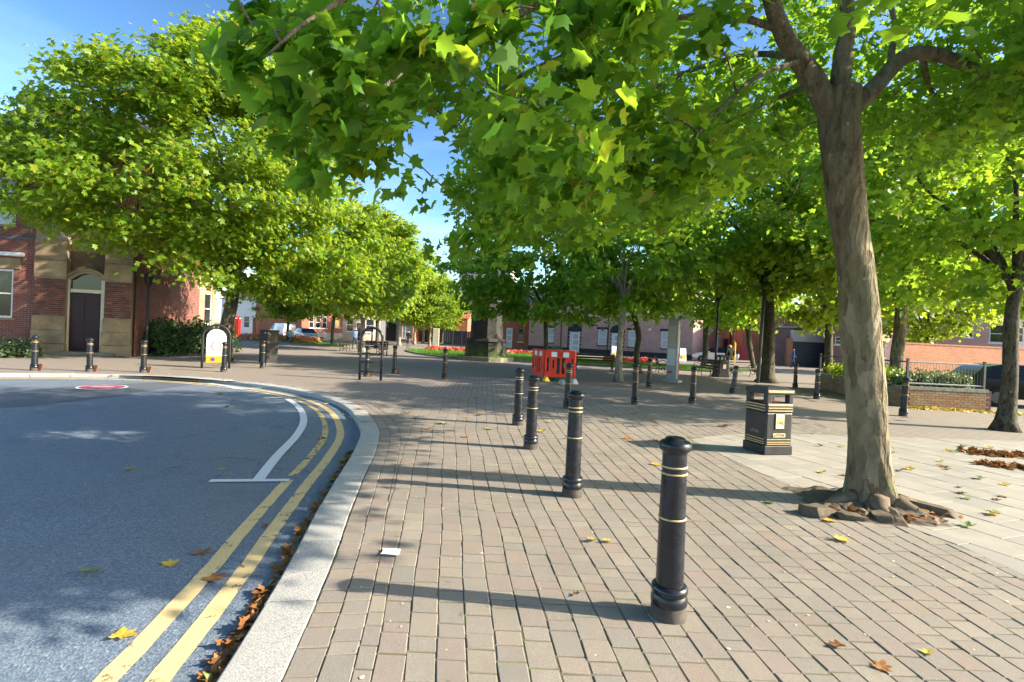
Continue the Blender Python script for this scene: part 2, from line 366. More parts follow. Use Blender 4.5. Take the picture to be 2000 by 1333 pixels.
M['dark_red'] = plain('dark_red_panel', (.26, .02, .04), .4, .4, 0, .15)
M['barrier'] = plain('orange_red_barrier_plastic', (.74, .045, .025), .5, .4, 0, .14, 5, .1)
M['yellow'] = plain('yellow_rubber', (.68, .45, .02), .6, .3, 0, .15)
M['blue'] = plain('blue_enamel', (.03, .06, .40), .4, .4, 0, .1)
M['green_tarp'] = plain('green_tarpaulin', (.03, .11, .065), .5, .35, 0, .3, 3, .3, 12)
M['wood_dark'] = plain('dark_bench_slats', (.055, .033, .022), .6, .3, 0, .3, 10, .3)
M['stone_dark'] = None
def m_stone(name, a, b, stain, green=0.0, gz=0.6):
    t = NT(name); t.set(.85, .2); v = t.coord()
    n = t.noise(v, 1.6, 6, .7)
    c = t.ramp(n, [(.3, tuple(k*.65 for k in a)), (.5, a), (.7, b)])
    c = t.mix(t.ramp(t.noise(v, .9, 5), [(.45, 0.0), (.7, .6)]), c, stain)
    if green:
        sx = t.n('ShaderNodeSeparateXYZ'); t.l(v, sx.inputs[0])
        hz = t.math('SUBTRACT', 1.0, t.math('DIVIDE', sx.outputs[2], gz))
        k = t.math('MULTIPLY', t.ramp(hz, [(0, 0.0), (.6, 1.0)]), t.ramp(t.noise(v, 2.3, 5), [(.4, 0.0), (.6, green)]))
        c = t.mix(k, c, (.10, .16, .025))
    t.col(c); t.bump(t.noise(v, 22, 5), .4, .012); return t.m
M['stone_dark'] = m_stone('sooty_sandstone', (.05, .048, .043), (.075, .072, .062), (.03, .03, .029), .85, 1.0)
M['stone_step'] = m_stone('mossy_stone_step', (.20, .19, .14), (.26, .24, .19), (.13, .15, .07))
M['sandstone'] = m_stone('weathered_sandstone', (.30, .22, .13), (.40, .30, .18), (.12, .105, .09))
def m_brick(name, c1, c2, mortar, rowh=.085, width=.235, vertical_axis='XZ', bump=.5):
    t = NT(name); t.set(.85, .2); v = t.coord()
    sx = t.n('ShaderNodeSeparateXYZ'); t.l(v, sx.inputs[0]); cb = t.n('ShaderNodeCombineXYZ')
    # walls run along x or y: x+y serves both
    t.l(t.math('ADD', sx.outputs[0], sx.outputs[1]), cb.inputs[0]); t.l(sx.outputs[2], cb.inputs[1])
    br = t.n('ShaderNodeTexBrick'); t.l(cb.outputs[0], br.inputs['Vector']); br.inputs['Scale'].default_value = 1
    br.inputs['Brick Width'].default_value = width; br.inputs['Row Height'].default_value = rowh; br.inputs['Mortar Size'].default_value = .007; br.inputs['Bias'].default_value = -.1
    br.inputs['Color1'].default_value = (*c1, 1); br.inputs['Color2'].default_value = (*c2, 1); br.inputs['Mortar'].default_value = (*mortar, 1)
    c = t.mix(t.ramp(t.noise(v, .8, 6, .7), [(.4, 0.0), (.75, .45)]), br.outputs[0], tuple(k*.5 for k in c1))
    t.col(c); t.bump(br.outputs['Fac'], -bump, .01); return t.m
M['brick_red'] = m_brick('red_brown_brick', (.25, .085, .065), (.14, .06, .055), (.26, .22, .19))
M['brick_pink'] = m_brick('pinkish_brick', (.54, .32, .27), (.43, .23, .20), (.62, .53, .48))
M['brick_peach'] = m_brick('peach_brick', (.52, .27, .18), (.42, .20, .13), (.42, .30, .22))
M['brick_orange'] = m_brick('orange_brick', (.42, .19, .105), (.34, .14, .08), (.36, .25, .18))
M['brick_scarlet'] = m_brick('scarlet_brick', (.42, .13, .07), (.34, .10, .06), (.36, .22, .16))
M['brick_purple'] = m_brick('purple_grey_brick', (.30, .17, .17), (.23, .13, .14), (.27, .21, .2))
M['brick_piece'] = None
def m_brick_piece(name, stops):
    t = NT(name); t.set(.85, .2); r = island_random(t); v = t.n('ShaderNodeNewGeometry').outputs['Position']
    c = t.mix(t.ramp(t.noise(v, 25, 4), [(.4, 0.0), (.7, .4)]), t.ramp(r, stops), (.10, .07, .055)); t.col(c); t.bump(t.noise(v, 60, 3), .4, .005); return t.m
M['brick_piece'] = m_brick_piece('old_brick', [(0, (.24, .085, .06)), (.35, (.16, .06, .05)), (.6, (.10, .06, .055)), (.8, (.28, .12, .08)), (1, (.075, .055, .06))])
M['brick_buff'] = m_brick_piece('mottled_buff_brick', [(0, (.36, .20, .11)), (.35, (.28, .16, .10)), (.6, (.40, .25, .14)), (.8, (.30, .22, .15)), (1, (.42, .30, .18))])
M['coping'] = m_brick_piece('blue_grey_coping_brick', [(0, (.22, .21, .20)), (1, (.32, .30, .27))])
M['mortar'] = plain('lime_mortar', (.30, .26, .21), .9, .1, 0, .2, 20, .4)
M['slate'] = plain('roof_slate', (.085, .085, .10), .6, .35, 0, .25, 3, .4, 12)
M['terracotta'] = plain('terracotta_roof', (.36, .12, .07), .75, .2, 0, .25, 3, .4, 12)
M['plum_door'] = plain('dark_plum_door', (.030, .010, .013), .45, .4, 0, .2)
M['navy'] = plain('navy_roller_gate', (.022, .03, .05), .5, .4, 0, .15)
M['plinth_black'] = plain('black_painted_plinth', (.03, .03, .04), .6, .3, 0, .2)
M['beige'] = plain('beige_stone', (.45, .39, .31), .8, .2, 0, .15, 1.5, .3)
M['grey_render'] = plain('grey_render', (.34, .33, .34), .8, .2, 0, .12, 1.2, .2)
M['fence_dark'] = plain('dark_fence_board', (.07, .06, .075), .7, .3, 0, .3)
M['tower'] = plain('pale_tower_cladding', (.66, .64, .62), .7, .3, 0, .06, .5, 0)
M['tower_band'] = plain('mauve_tower_band', (.34, .28, .28), .7, .3, 0, .1, .5, 0)
M['soil'] = plain('leaf_litter_soil', (.07, .05, .03), .95, .1, 0, .4, 12, .8, 40)
M['tar'] = plain('broken_tarmac', (.115, .092, .070), .9, .15, 0, .4, 14, .9, 40)
M['root'] = plain('tree_root_bark', (.16, .12, .085), .9, .15, 0, .4, 10, .8, 25)
M['paper'] = plain('white_paper', (.82, .82, .82), .8, .2, 0, .02, 4, 0)
M['tyre'] = plain('tyre_rubber', (.015, .015, .016), .8, .2, 0, .2)
def m_glass(name, c, rough=.08):
    t = NT(name); t.set(rough, .9 if name != 'car_glass' else .3); t.b.inputs['Base Color'].default_value = (*c, 1); return t.m
M['glass'] = m_glass('window_glass', (.02, .025, .03))
M['glass_blind'] = m_glass('window_with_pale_blind', (.42, .50, .54), .25)
M['car_glass'] = m_glass('car_glass', (.010, .012, .014), .12)
def m_carpaint(name, c):
    t = NT(name); t.set(.28, .5); t.b.inputs['Base Color'].default_value = (*c, 1); t.b.inputs['Coat Weight'].default_value = .8; t.b.inputs['Coat Roughness'].default_value = .06; return t.m
M['car_white'] = m_carpaint('white_car_paint', (.72, .70, .70)); M['car_black'] = plain('black_car_paint', (.006, .006, .007), .35, .3, 0, .1, 3, 0); M['car_blue'] = m_carpaint('silver_blue_car_paint', (.22, .29, .38))
M['skin'] = plain('skin', (.50, .28, .19), .6, .3, 0, .05, 4, 0)

# ------------------------------------------------------------------ ground, road, kerb, paving
def catmull(pts, sub=8):
    pts = [Vector(p) for p in pts]; q = [2*pts[0]-pts[1]]+pts+[2*pts[-1]-pts[-2]]; out = []
    for i in range(1, len(q)-2):
        for k in range(sub):
            t = k/sub; a, b, c, d = q[i-1], q[i], q[i+1], q[i+2]
            out.append(.5*((2*b)+(c-a)*t+(2*a-5*b+4*c-d)*t*t+(3*b-a-3*c+d)*t*t*t))
    out.append(pts[-1]); return out
kerb_pts = [(-.60, -6), (-.66, -2), (-.76, .6), (-.99, 2.39), (-1.18, 3.66), (-1.37, 4.67), (-1.58, 5.9), (-1.73, 6.84), (-2.02, 8.28), (-2.40, 9.44), (-2.92, 10.64), (-3.45, 11.6), (-4.2, 12.6), (-5.2, 13.55), (-6.3, 14.3), (-7.93, 15.06), (-9.94, 15.5), (-12, 15.1), (-14, 14.2), (-18, 12), (-26, 7), (-40, -2)]
raw = catmull([(x, y, 0) for x, y in kerb_pts], 10)
# even spacing
def resample(pts, step):
    out = [pts[0].copy()]; acc = 0
    for a, b in zip(pts, pts[1:]):
        l = (b-a).length
        while acc+l >= step:
            t = (step-acc)/l; a = a.lerp(b, t); out.append(a.copy()); l = (b-a).length; acc = 0
        acc += l
    return out
KP = resample(raw, .1525)                       # pavement-side edge of the kerb
def offset(curve, d):                           # d > 0 towards the road (left of travel)
    out = []
    for i, p in enumerate(curve):
        t = (curve[min(i+1, len(curve)-1)]-curve[max(i-1, 0)]).normalized()
        out.append(p+Vector((-t.y, t.x, 0))*d)
    return out
KW = .29; RZ = -.088
KR = offset(KP, KW)

ground = MB(); ground.add([(-3000, -3000, -.45), (3000, -3000, -.45), (3000, 3000, -.45), (-3000, 3000, -.45)], [(0, 1, 2, 3)])
tag(ground.build('ground', plain('far_ground', (.17, .155, .13), .9)), 'level ground reaching the horizon beyond the square', 'ground', kind='structure')

def poly_sheet(name, pts, z, mat, parent=None):
    bm = bmesh.new(); vs = [bm.verts.new((p[0], p[1], z)) for p in pts]; f = bm.faces.new(vs); f.normal_update()
    if f.normal.z < 0: f.normal_flip()
    bmesh.ops.triangulate(bm, faces=[f]); me = bpy.data.meshes.new(name); bm.to_mesh(me); bm.free()
    return link(name, me, mat, parent)
KRo = offset(KP, KW-.02)
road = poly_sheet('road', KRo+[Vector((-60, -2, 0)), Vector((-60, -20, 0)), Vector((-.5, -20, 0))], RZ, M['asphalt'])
tag(road, 'grey asphalt road, tinted skylight blue, bending left past the kerb', 'road', kind='structure')
KPi = offset(KP, .02)
PZ = -.014
pave = poly_sheet('pavement', KPi+[Vector((-120, -2, 0)), Vector((-120, 160, 0)), Vector((160, 160, 0)), Vector((160, -20, 0)), Vector((0, -20, 0))], PZ, M['plaza'])
tag(pave, 'block paved square and pavement round the bend', 'pavement', kind='structure')

# kerb stones, each about 0.9 m
kerb = empty('kerb', (0, 0, 0)); tag(kerb, 'pale granite kerb curving along the road edge', 'kerb', kind='structure')
step = 6; i = 0
while i+step < len(KP):
    a = i; b = i+step; n = step
    rin = [KP[k].copy() for k in range(a, b+1)]; rout = [KR[k].copy() for k in range(a, b+1)]
    gap = .009
    for arr in (rin, rout):
        d = (arr[1]-arr[0]).normalized(); arr[0] = arr[0]+d*gap; d = (arr[-2]-arr[-1]).normalized(); arr[-1] = arr[-1]+d*gap
    m = MB(); dz = RNG.uniform(-.007, .004); lat = RNG.uniform(-.006, .006); poly = rout+rin[::-1]
    ch = .014; vs = []; L = len(rin)
    rch = [ro.lerp(ri, ch/KW) for ro, ri in zip(rout, rin)]
    ich = [ri.lerp(ro, .006/KW) for ro, ri in zip(rout, rin)]
    rows = [[(p.x, p.y, RZ-.05) for p in rout], [(p.x, p.y, dz-ch) for p in rout], [(p.x, p.y, dz) for p in rch], [(p.x, p.y, dz+.004) for p in ich], [(p.x, p.y, dz-.008) for p in rin], [(p.x, p.y, RZ-.05) for p in rin]]
    vs = [p for r in rows for p in r]; fs = []
    for r in range(5):
        for k in range(L-1): fs.append((r*L+k, (r+1)*L+k, (r+1)*L+k+1, r*L+k+1))
    fs.append(tuple(r*L for r in range(6))[::-1]); fs.append(tuple(r*L+L-1 for r in range(6)))
    vs = [(x+lat, y, z) for x, y, z in vs]; m.add(vs, fs); c = rin[L//2]
    if -2 < c.y: m.build('kerb_stone', M['kerb'], kerb)
    i += step

# road markings, a few millimetres above the asphalt
def ribbon_obj(name, centre, w, z, mat, parent, wob=.0):
    l = offset(centre, w/2); r = offset(centre, -w/2); rr = random.Random(3)
    for arr in (l, r):
        for k, p in enumerate(arr): p.x += rr.uniform(-wob, wob); p.y += rr.uniform(-wob, wob)
    m = MB(); m.ribbon([(p.x, p.y, z) for p in l], [(p.x, p.y, z) for p in r]); o = m.build(name, mat, parent); 
    return o
mz = RZ+.004
sel = [k for k, p in enumerate(KP) if p.y > .8 and p.x > -20]
ribbon_obj('yellow_line', [offset(KP, KW+.31)[k] for k in sel], .118, mz, M['yellow_paint'], road, .004)
inner = offset(KP, KW+.545)
cutk = [k for k in sel if KP[k].y < 6.0 and KP[k].x > -3]
ribbon_obj('yellow_line', [inner[k] for k in cutk], .115, mz, M['yellow_paint'], road, .005)
rest = [k for k in sel if k > cutk[-1]]
ribbon_obj('worn_yellow_line', [inner[k] for k in rest], .095, mz, M['yellow_worn'], road, .007)
def px_ribbon(name, pix, w, mat, z=mz+.004, smooth=True):
    pts = [P(x, y, RZ) for x, y in pix]
    if smooth: pts = catmull(pts, 8)
    ribbon_obj(name, pts, w, z, mat, road, .002)
px_ribbon('white_bay_line', [(505, 938), (542, 891), (581, 849), (593, 821), (584, 797), (560, 779)], .125, M['white_paint'])
px_ribbon('white_end_bar', [(410, 941), (565, 940)], .10, M['white_paint'], mz+.008, False)
px_ribbon('white_end_bar', [(515, 778.5), (583, 776.5)], .10, M['white_paint'], mz+.008, False)
px_ribbon('white_bay_line', [(255, 738), (300, 738), (350, 742), (420, 751), (469, 760)], .11, M['white_paint'])
px_ribbon('white_end_bar', [(453, 761), (512, 759)], .10, M['white_paint'], mz+.008, False)
pp = poly_sheet('asphalt_patch', [P(x, y, RZ) for x, y in [(-60, 800), (-60, 772), (0, 768), (120, 757), (280, 748.5), (400, 742.5), (420, 746), (330, 758), (230, 775), (60, 794)]], RZ+.003, M['patch'], road)
c = P(200, 757, RZ); 
def disc(name, c, r, z, mat, parent, sx=1):
    m = MB(); n = 28; m.add([(c.x+r*sx*math.cos(2*math.pi*k/n), c.y+r*math.sin(2*math.pi*k/n), z) for k in range(n)], [tuple(range(n))]); return m.build(name, mat, parent)
disc('roundel_border', c, .52, mz+.004, M['white_paint'], road); disc('roundel_disc', c, .46, mz+.008, M['red_paint'], road); disc('roundel_centre', c, .2, mz+.012, M['pink_paint'], road, 1.3)

# pavers
def clip(poly, p0, nrm):                         # keep the side nrm points to
    out = []; n = len(poly)
    for i in range(n):
        a, b = poly[i], poly[(i+1) % n]; da = (a[0]-p0[0])*nrm[0]+(a[1]-p0[1])*nrm[1]; db = (b[0]-p0[0])*nrm[0]+(b[1]-p0[1])*nrm[1]
        if da >= 0: out.append(a)
        if (da >= 0) != (db >= 0): t = da/(da-db); out.append((a[0]+(b[0]-a[0])*t, a[1]+(b[1]-a[1])*t))
    return out
def area(poly): return .5*sum(poly[i][0]*poly[(i+1) % len(poly)][1]-poly[(i+1) % len(poly)][0]*poly[i][1] for i in range(len(poly)))
def clip_curve(poly, curve, side):
    cx = sum(p[0] for p in poly)/len(poly); cy = sum(p[1] for p in poly)/len(poly)
    k = min(range(len(curve)), key=lambda k: (curve[k][0]-cx)**2+(curve[k][1]-cy)**2)
    a, b = curve[max(k-1, 0)], curve[min(k+1, len(curve)-1)]; tx, ty = b[0]-a[0], b[1]-a[1]; l = math.hypot(tx, ty)
    n = (ty/l*side, -tx/l*side); return clip(poly, curve[k], n)
CW = .155
EDGE = [p for p in offset(KP, -2*CW-.008)]
slab_edge = [(4.05, 1.0), (4.0, 2.5), (3.95, 3.8), (3.9, 4.6), (3.62, 5.5), (3.32, 6.6), (3.2, 7.8), (3.12, 9.0)]
slab_curve = resample(catmull([(x, y, 0) for x, y in slab_edge], 10), .1)
far_edge = [(2.6, 8.7), (3.12, 9.0), (4.2, 9.75), (5.5, 10.1), (10, 10.45), (20, 11.2)]
def course_x(xs, y):
    th = math.radians(-8.8+max(0, min(1, (xs+1.2)/4.8))*9.2)
    yy = y if y < 9 else 9+(y-9)*.6
    return xs+math.tan(th)*(yy-3)+.007*math.sin(1.9*y+xs*2.3)+.004*math.sin(4.7*y-xs*1.1)
polys = []
def lay(course_l, course_r, y0, y1, rng):
    y = y0+rng.uniform(0, .2)
    while y < y1:
        L = rng.choice((.105, .14, .14, .19, .19, .235, .235)); g = .0026; gy = .0048
        q = [(course_l(y)+g, y+gy), (course_r(y)-g, y+gy), (course_r(y+L)-g, y+L-gy), (course_l(y+L)+g, y+L-gy)]
        y += L; yield [(p[0]+rng.uniform(-.003, .003), p[1]+rng.uniform(-.003, .003)) for p in q]
rg = random.Random(5)
xs = -5.0
while xs < 6.9:
    a, b = xs, xs+CW
    for q in lay(lambda y: course_x(a, y), lambda y: course_x(b, y), 1.5, 13.6, rg):
        cx, cy = q[0]
        if cy > 9.2 and cx > 8: continue
        q = clip_curve(q, EDGE, 1)
        if len(q) < 3: continue
        if cy < 9.1:
            q = clip_curve(q, slab_curve, -1)
            if len(q) < 3: continue
        elif cx > 2.3:
            for p0, p1 in zip(far_edge, far_edge[1:]):
                if p0[0]-.3 <= cx <= p1[0]+.3:
                    n = (-(p1[1]-p0[1]), p1[0]-p0[0]); q = clip(q, (p0[0], p0[1]+.02), n)
                    if len(q) < 3: break
            if len(q) < 3: continue
        if area(q) > .0016: polys.append(q)
    xs += CW
for c in range(2):                                # two courses that follow the kerb
    l = offset(KP, -c*CW-.008); r = offset(KP, -(c+1)*CW-.003); k = 30+c
    cum = 0; s = rg.uniform(0, .2)
    def at(curve, s):
        k = s/.1525; i = int(k); t = k-i
        if i+1 >= len(curve): return None
        return curve[i].lerp(curve[i+1], t)
    while True:
        L = rg.choice((.115, .15, .15, .19, .19, .235)); g = .0045
        A, B = at(l, s+g), at(l, s+L-g); Cc, D = at(r, s+L-g), at(r, s+g)
        if A is None or B is None: break
        s += L
        if A.y < 1.4 or A.x < -11 and A.y < 30: 
            if A.x < -11: break
            continue
        q = [(p.x+rg.uniform(-.003, .003), p.y+rg.uniform(-.003, .003)) for p in (A, D, Cc, B)]
        if area(q) < 0: q.reverse()
        polys.append(q)
def size_in_photo(q):
    cx = sum(p[0] for p in q)/len(q); cy = sum(p[1] for p in q)/len(q); s = proj((cx, cy, 0))
    if not s or not (-40 < s[0] < 2040 and s[1] < 1380): return 0
    return abs(area(q))/(s[2]**3)
polys.sort(key=size_in_photo, reverse=True)
field = MB()
for k, q in enumerate(polys):
    dz = rg.uniform(-.0035, .003); m = MB() if k < 300 else field
    m.prism(q, -.05, dz, .0055 if size_in_photo(q) > 0 else 0)
    if k < 300: m.build('paver', M['paver'], pave)
tag(field.build('paver_field', M['paver'], pave), kind='stuff')
bed = poly_sheet('joint_bed', [p for p in offset(KP, -.004) if p.y > 1.2 and p.x > -12]+[Vector((-9.0, 15.6, 0)), Vector((-5.2, 13.75, 0)), Vector((-4.2, 13.45, 0)), Vector((6.9, 13.45, 0)), Vector((6.9, 10.3, 0)), Vector((5.3, 10.1, 0)), Vector((4.2, 9.7, 0)), Vector((3.2, 9.0, 0)), Vector((4.1, 1.2, 0))], -.0055, M['joint'], pave)

# flagstones right of the tree
slabs = poly_sheet('flagstone_paving', [Vector((x+.01, y, 0)) for x, y in slab_edge]+[Vector((x, y-.02, 0)) for x, y in far_edge[2:]]+[Vector((20, 1, 0))], -.0085, M['joint'])
tag(slabs, 'pale grey flagstones around the front plane tree and litter bin', 'flagstones', kind='structure')
du = Vector((math.sin(math.radians(-20)), math.cos(math.radians(-20)))); dv = Vector((du.y, -du.x))
for iv in range(-4, 26):
    for iu in range(-2, 22):
        o = .3*(iv % 2); sv, su = .45, .60
        base = Vector((3.0, 1.0))+dv*(iv*sv)+du*(iu*su+o)
        g = .005; q = [base+dv*g+du*g, base+dv*(sv-g)+du*g, base+dv*(sv-g)+du*(su-g), base+dv*g+du*(su-g)]
        q = [(p.x, p.y) for p in q]
        s = proj((q[0][0], q[0][1], 0)); 
        if not s or not (900 < s[0] < 2400 and s[1] < 1650): continue
        q = clip_curve(q, [(p.x+.006, p.y) for p in slab_curve], 1)
        for p0, p1 in zip(far_edge[1:], far_edge[2:]):
            if len(q) < 3: break
            cx = sum(p[0] for p in q)/len(q)
            if p0[0]-.6 <= cx <= p1[0]+.6: q = clip(q, (p0[0], p0[1]-.01), ((p1[1]-p0[1]), -(p1[0]-p0[0])))
        if len(q) < 3 or area(q) < .004: continue
        if (Vector(q[0])-Vector((3.86, 5.63))).length < .12: continue
        m = MB(); m.prism(q, -.05, rg.uniform(-.003, .002), .003); m.build('paving_slab', M['slab'], slabs)

# ------------------------------------------------------------------ leaves and trees
def tmpl(half, cx=.34, fold=.22, droop=.22):
    pts = list(half)+[(x, -y) for x, y in half[-2:0:-1]]
    V = [(cx, 0, 0)]+[(x, y, 0) for x, y in pts]
    V = np.array([(x-.15, y, -fold*abs(y)-droop*(x-.3)**2*(1 if x > .3 else .3)) for x, y, z in V]); n = len(pts)
    T = np.array([(0, 1+k, 1+(k+1) % n) for k in range(n)]); return V, T
LEAF_BIG = tmpl([(0, 0), (-.08, .16), (.01, .30), (.03, .53), (.17, .45), (.30, .36), (.43, .44), (.60, .60), (.66, .43), (.68, .27), (.86, .17), (1.10, 0)])
LEAF_MID = tmpl([(0, 0), (.04, .46), (.31, .27), (.6, .5), (.66, .2), (1.02, 0)])
LEAF_FAR = tmpl([(0, 0), (.06, .44), (.34, .30), (.62, .46), (1.02, 0)])
LEAF_LOW = (np.array([(-.15, 0, 0), (.35, .48, -.1), (.95, 0, -.12), (.35, -.48, -.1)]), np.array([(0, 3, 1), (1, 3, 2)]))
BLADE = (np.array([(0, -.12, 0), (0, .12, 0), (.12, 0, 1.0)]), np.array([(0, 1, 2)]))
def leaf_arrays(pos, nrm, dirn, size, T):
    V, Fc = T; N = len(pos); k = len(V)
    nrm = nrm/np.linalg.norm(nrm, axis=1, keepdims=True)
    u = dirn-nrm*np.sum(dirn*nrm, axis=1, keepdims=True); u /= (np.linalg.norm(u, axis=1, keepdims=True)+1e-9); v = np.cross(nrm, u)
    rl = np.random.default_rng(N); curl = rl.uniform(-.5, 2.6, N)[:, None, None]; wid = rl.uniform(.72, 1.12, N)[:, None, None]
    A = pos[:, None, :]+size[:, None, None]*(V[None, :, 0:1]*u[:, None, :]+V[None, :, 1:2]*wid*v[:, None, :]+V[None, :, 2:3]*curl*nrm[:, None, :])
    return A.reshape(-1, 3).astype(np.float32), (Fc[None]+(np.arange(N)*k)[:, None, None]).reshape(-1).astype(np.int32)
def mesh_arrays(name, A, Fi, mat):
    me = bpy.data.meshes.new(name); nt = len(Fi)//3
    me.vertices.add(len(A)); me.vertices.foreach_set('co', A.ravel())
    me.loops.add(len(Fi)); me.loops.foreach_set('vertex_index', Fi)
    me.polygons.add(nt); me.polygons.foreach_set('loop_start', np.arange(0, nt*3, 3, dtype=np.int32))
    me.polygons.foreach_set('use_smooth', np.ones(nt, bool))
    me.update(calc_edges=True); me.materials.append(mat); return me
def leaf_mesh(name, pos, nrm, dirn, size, T, mat):
    A, Fi = leaf_arrays(pos, nrm, dirn, size, T); return mesh_arrays(name, A, Fi, mat)
def spray_leaves(centres, radii, per, size, centre, rng, flat=.5, up=.75, out=.45, rnd=.6):
    pos = []; nr = []; di = []; sz = []
    cen = np.array(centre)
    for c, r in zip(centres, radii):
        n = max(3, int(per*rng.uniform(.75, 1.25))); c = np.array(c)
        p = rng.normal(0, .42, (n, 3))*np.array([r, r, r*flat]); d = c-cen; d[2] *= .6; d = d/(np.linalg.norm(d)+1e-6)
        p[:, 2] -= .22*(p[:, 0]**2+p[:, 1]**2)/max(r, .1)
        pos.append(c+p); nn = np.tile(np.array([0, 0, up])+d*out, (n, 1))+rng.normal(0, rnd, (n, 3))*np.array([1, 1, .8]); nr.append(nn)
        dd = np.tile(d*.6+np.array([0, 0, -.35]), (n, 1))+rng.normal(0, .7, (n, 3)); di.append(dd); sz.append(size*rng.uniform(.6, 1.25, n))
    return np.concatenate(pos), np.concatenate(nr), np.concatenate(di), np.concatenate(sz)

def grow_twigs(m, samples, cl, pr, r_base, r_len, rise=.1):
    """join each spray to the nearest limb or earlier twig, nearest sprays first, so that twigs fork off twigs"""
    sm = np.array([list(p) for p in samples]); C_ = np.array([list(c) for c in cl])
    dist = np.array([((sm-c)**2).sum(1).min() for c in C_]); buf = np.zeros((len(sm)+len(C_)*4, 3)); buf[:len(sm)] = sm; n = len(sm); n0 = n
    for k in np.argsort(dist):
        d2 = ((buf[:n]-C_[k])**2).sum(1); j = int(np.argmin(d2)); a = Vector(buf[j]); e = Vector(C_[k]); L = (e-a).length
        if L < .02: continue
        w1 = Vector((pr.uniform(-.13, .13), pr.uniform(-.13, .13), rise+pr.uniform(-.04, .06)))*L; w2 = Vector((pr.uniform(-.10, .10), pr.uniform(-.10, .10), rise*.6))*L
        pts = [a, a.lerp(e, .33)+w1, a.lerp(e, .68)+w2, e]; path = catmull(pts, 2)
        ra = min(r_base*(1.0 if j < n0 else .72)+r_len*L, .03); m.tube(path, list(np.linspace(ra, .0028, len(path))), 4, False)
        for q in (pts[1], pts[2], pts[3]): buf[n] = q; n += 1
def make_tree(name, seed, trunk, tr, crown_c, crown_r, nlimb, nclus, per, leaf, T, bark, leafmat, clus_r=.8, low_flat=.75, lumps=.16, branch_vis=1.0, cone=0.0, shear=0.0, zmin=2.0, zslope=0.0, fill=None):
    """trunk: list of points from the base to the fork; crown_c, crown_r: centre and radii of the crown; returns root at origin"""
    rng = np.random.default_rng(seed); pr = random.Random(seed)
    root = empty(name); cc = Vector(crown_c); trunk = [Vector(p) for p in trunk]
    m = MB(); n = len(trunk); top = trunk[-1]; base_r = tr
    pts = catmull(trunk, 5); rr = []
    for k, p in enumerate(pts):
        t = k/(len(pts)-1); fl = 1+.75*math.exp(-p.z/.22); rr.append(base_r*(1-.22*t)*fl)
    m.tube(pts, rr, 10, True, .04, pr)
    samples = []
    for k in range(nlimb+1):
        a = 2*math.pi*(k+pr.uniform(-.3, .3))/nlimb; el = pr.uniform(.15, .95)
        if k == nlimb: end = cc+Vector((0, 0, crown_r[2]*.82))
        else: end = cc+Vector((crown_r[0]*.82*math.cos(a)*math.cos(el), crown_r[1]*.82*math.sin(a)*math.cos(el), crown_r[2]*(.75*math.sin(el)-.25)))
        st = top.lerp(trunk[-2], pr.uniform(0, .35)) if k < nlimb else top
        mid = st.lerp(end, .45)+Vector((pr.uniform(-.3, .3), pr.uniform(-.3, .3), .09*(end-st).length))
        path = catmull([st, st.lerp(mid, .5)+Vector((0, 0, .05*(end-st).length)), mid, mid.lerp(end, .55)+Vector((pr.uniform(-.3, .3), pr.uniform(-.3, .3), 0)), end], 4)
        r0_ = base_r*pr.uniform(.36, .52)
        m.tube(path, [max(.012, r0_*(1-.88*i/(len(path)-1))) for i in range(len(path))], 6, True, .05, pr); samples += path
    cl = []; cr = []
    ph = [pr.uniform(0, 6.28) for _ in range(4)]
    while len(cl) < nclus:
        d = rng.normal(0, 1, 3); d /= np.linalg.norm(d); rad = rng.uniform(.25, 1)**.42
        az = math.atan2(d[1], d[0]); lump = 1+lumps*(math.sin(3*az+ph[0])*.6+math.sin(5*d[2]*1.7+ph[1])*.5+math.sin(2*az+4*d[2]+ph[2])*.5)
        p = np.array([d[0]*crown_r[0], d[1]*crown_r[1], d[2]*crown_r[2]*(low_flat if d[2] < 0 else 1)])*rad*lump+np.array(crown_c)
        if d[2] > 0: p[:2] = np.array(crown_c[:2])+(p[:2]-np.array(crown_c[:2]))*(1-cone*d[2]*rad)
        p[0] += shear*d[2]*rad
        if p[2] < zmin+zslope*max(0, -p[0]): continue
        cl.append(p); cr.append(clus_r*rng.uniform(.65, 1.3))
    for _ in range(fill[0] if fill else 0):
        cl.append(np.array([rng.uniform(*fill[1]), rng.uniform(*fill[2]), rng.uniform(*fill[3])])); cr.append(clus_r*rng.uniform(.6, 1.1))
    grow_twigs(m, samples, cl, pr, .012*branch_vis, .006)
    tk = m.build('trunk', bark, root, smooth=True)
    pos, nr, di, sz = spray_leaves(cl, cr, per, leaf, crown_c, rng)
    link('crown', leaf_mesh(name+'_crown', pos, nr, di, sz, T, leafmat), None, root)
    return root

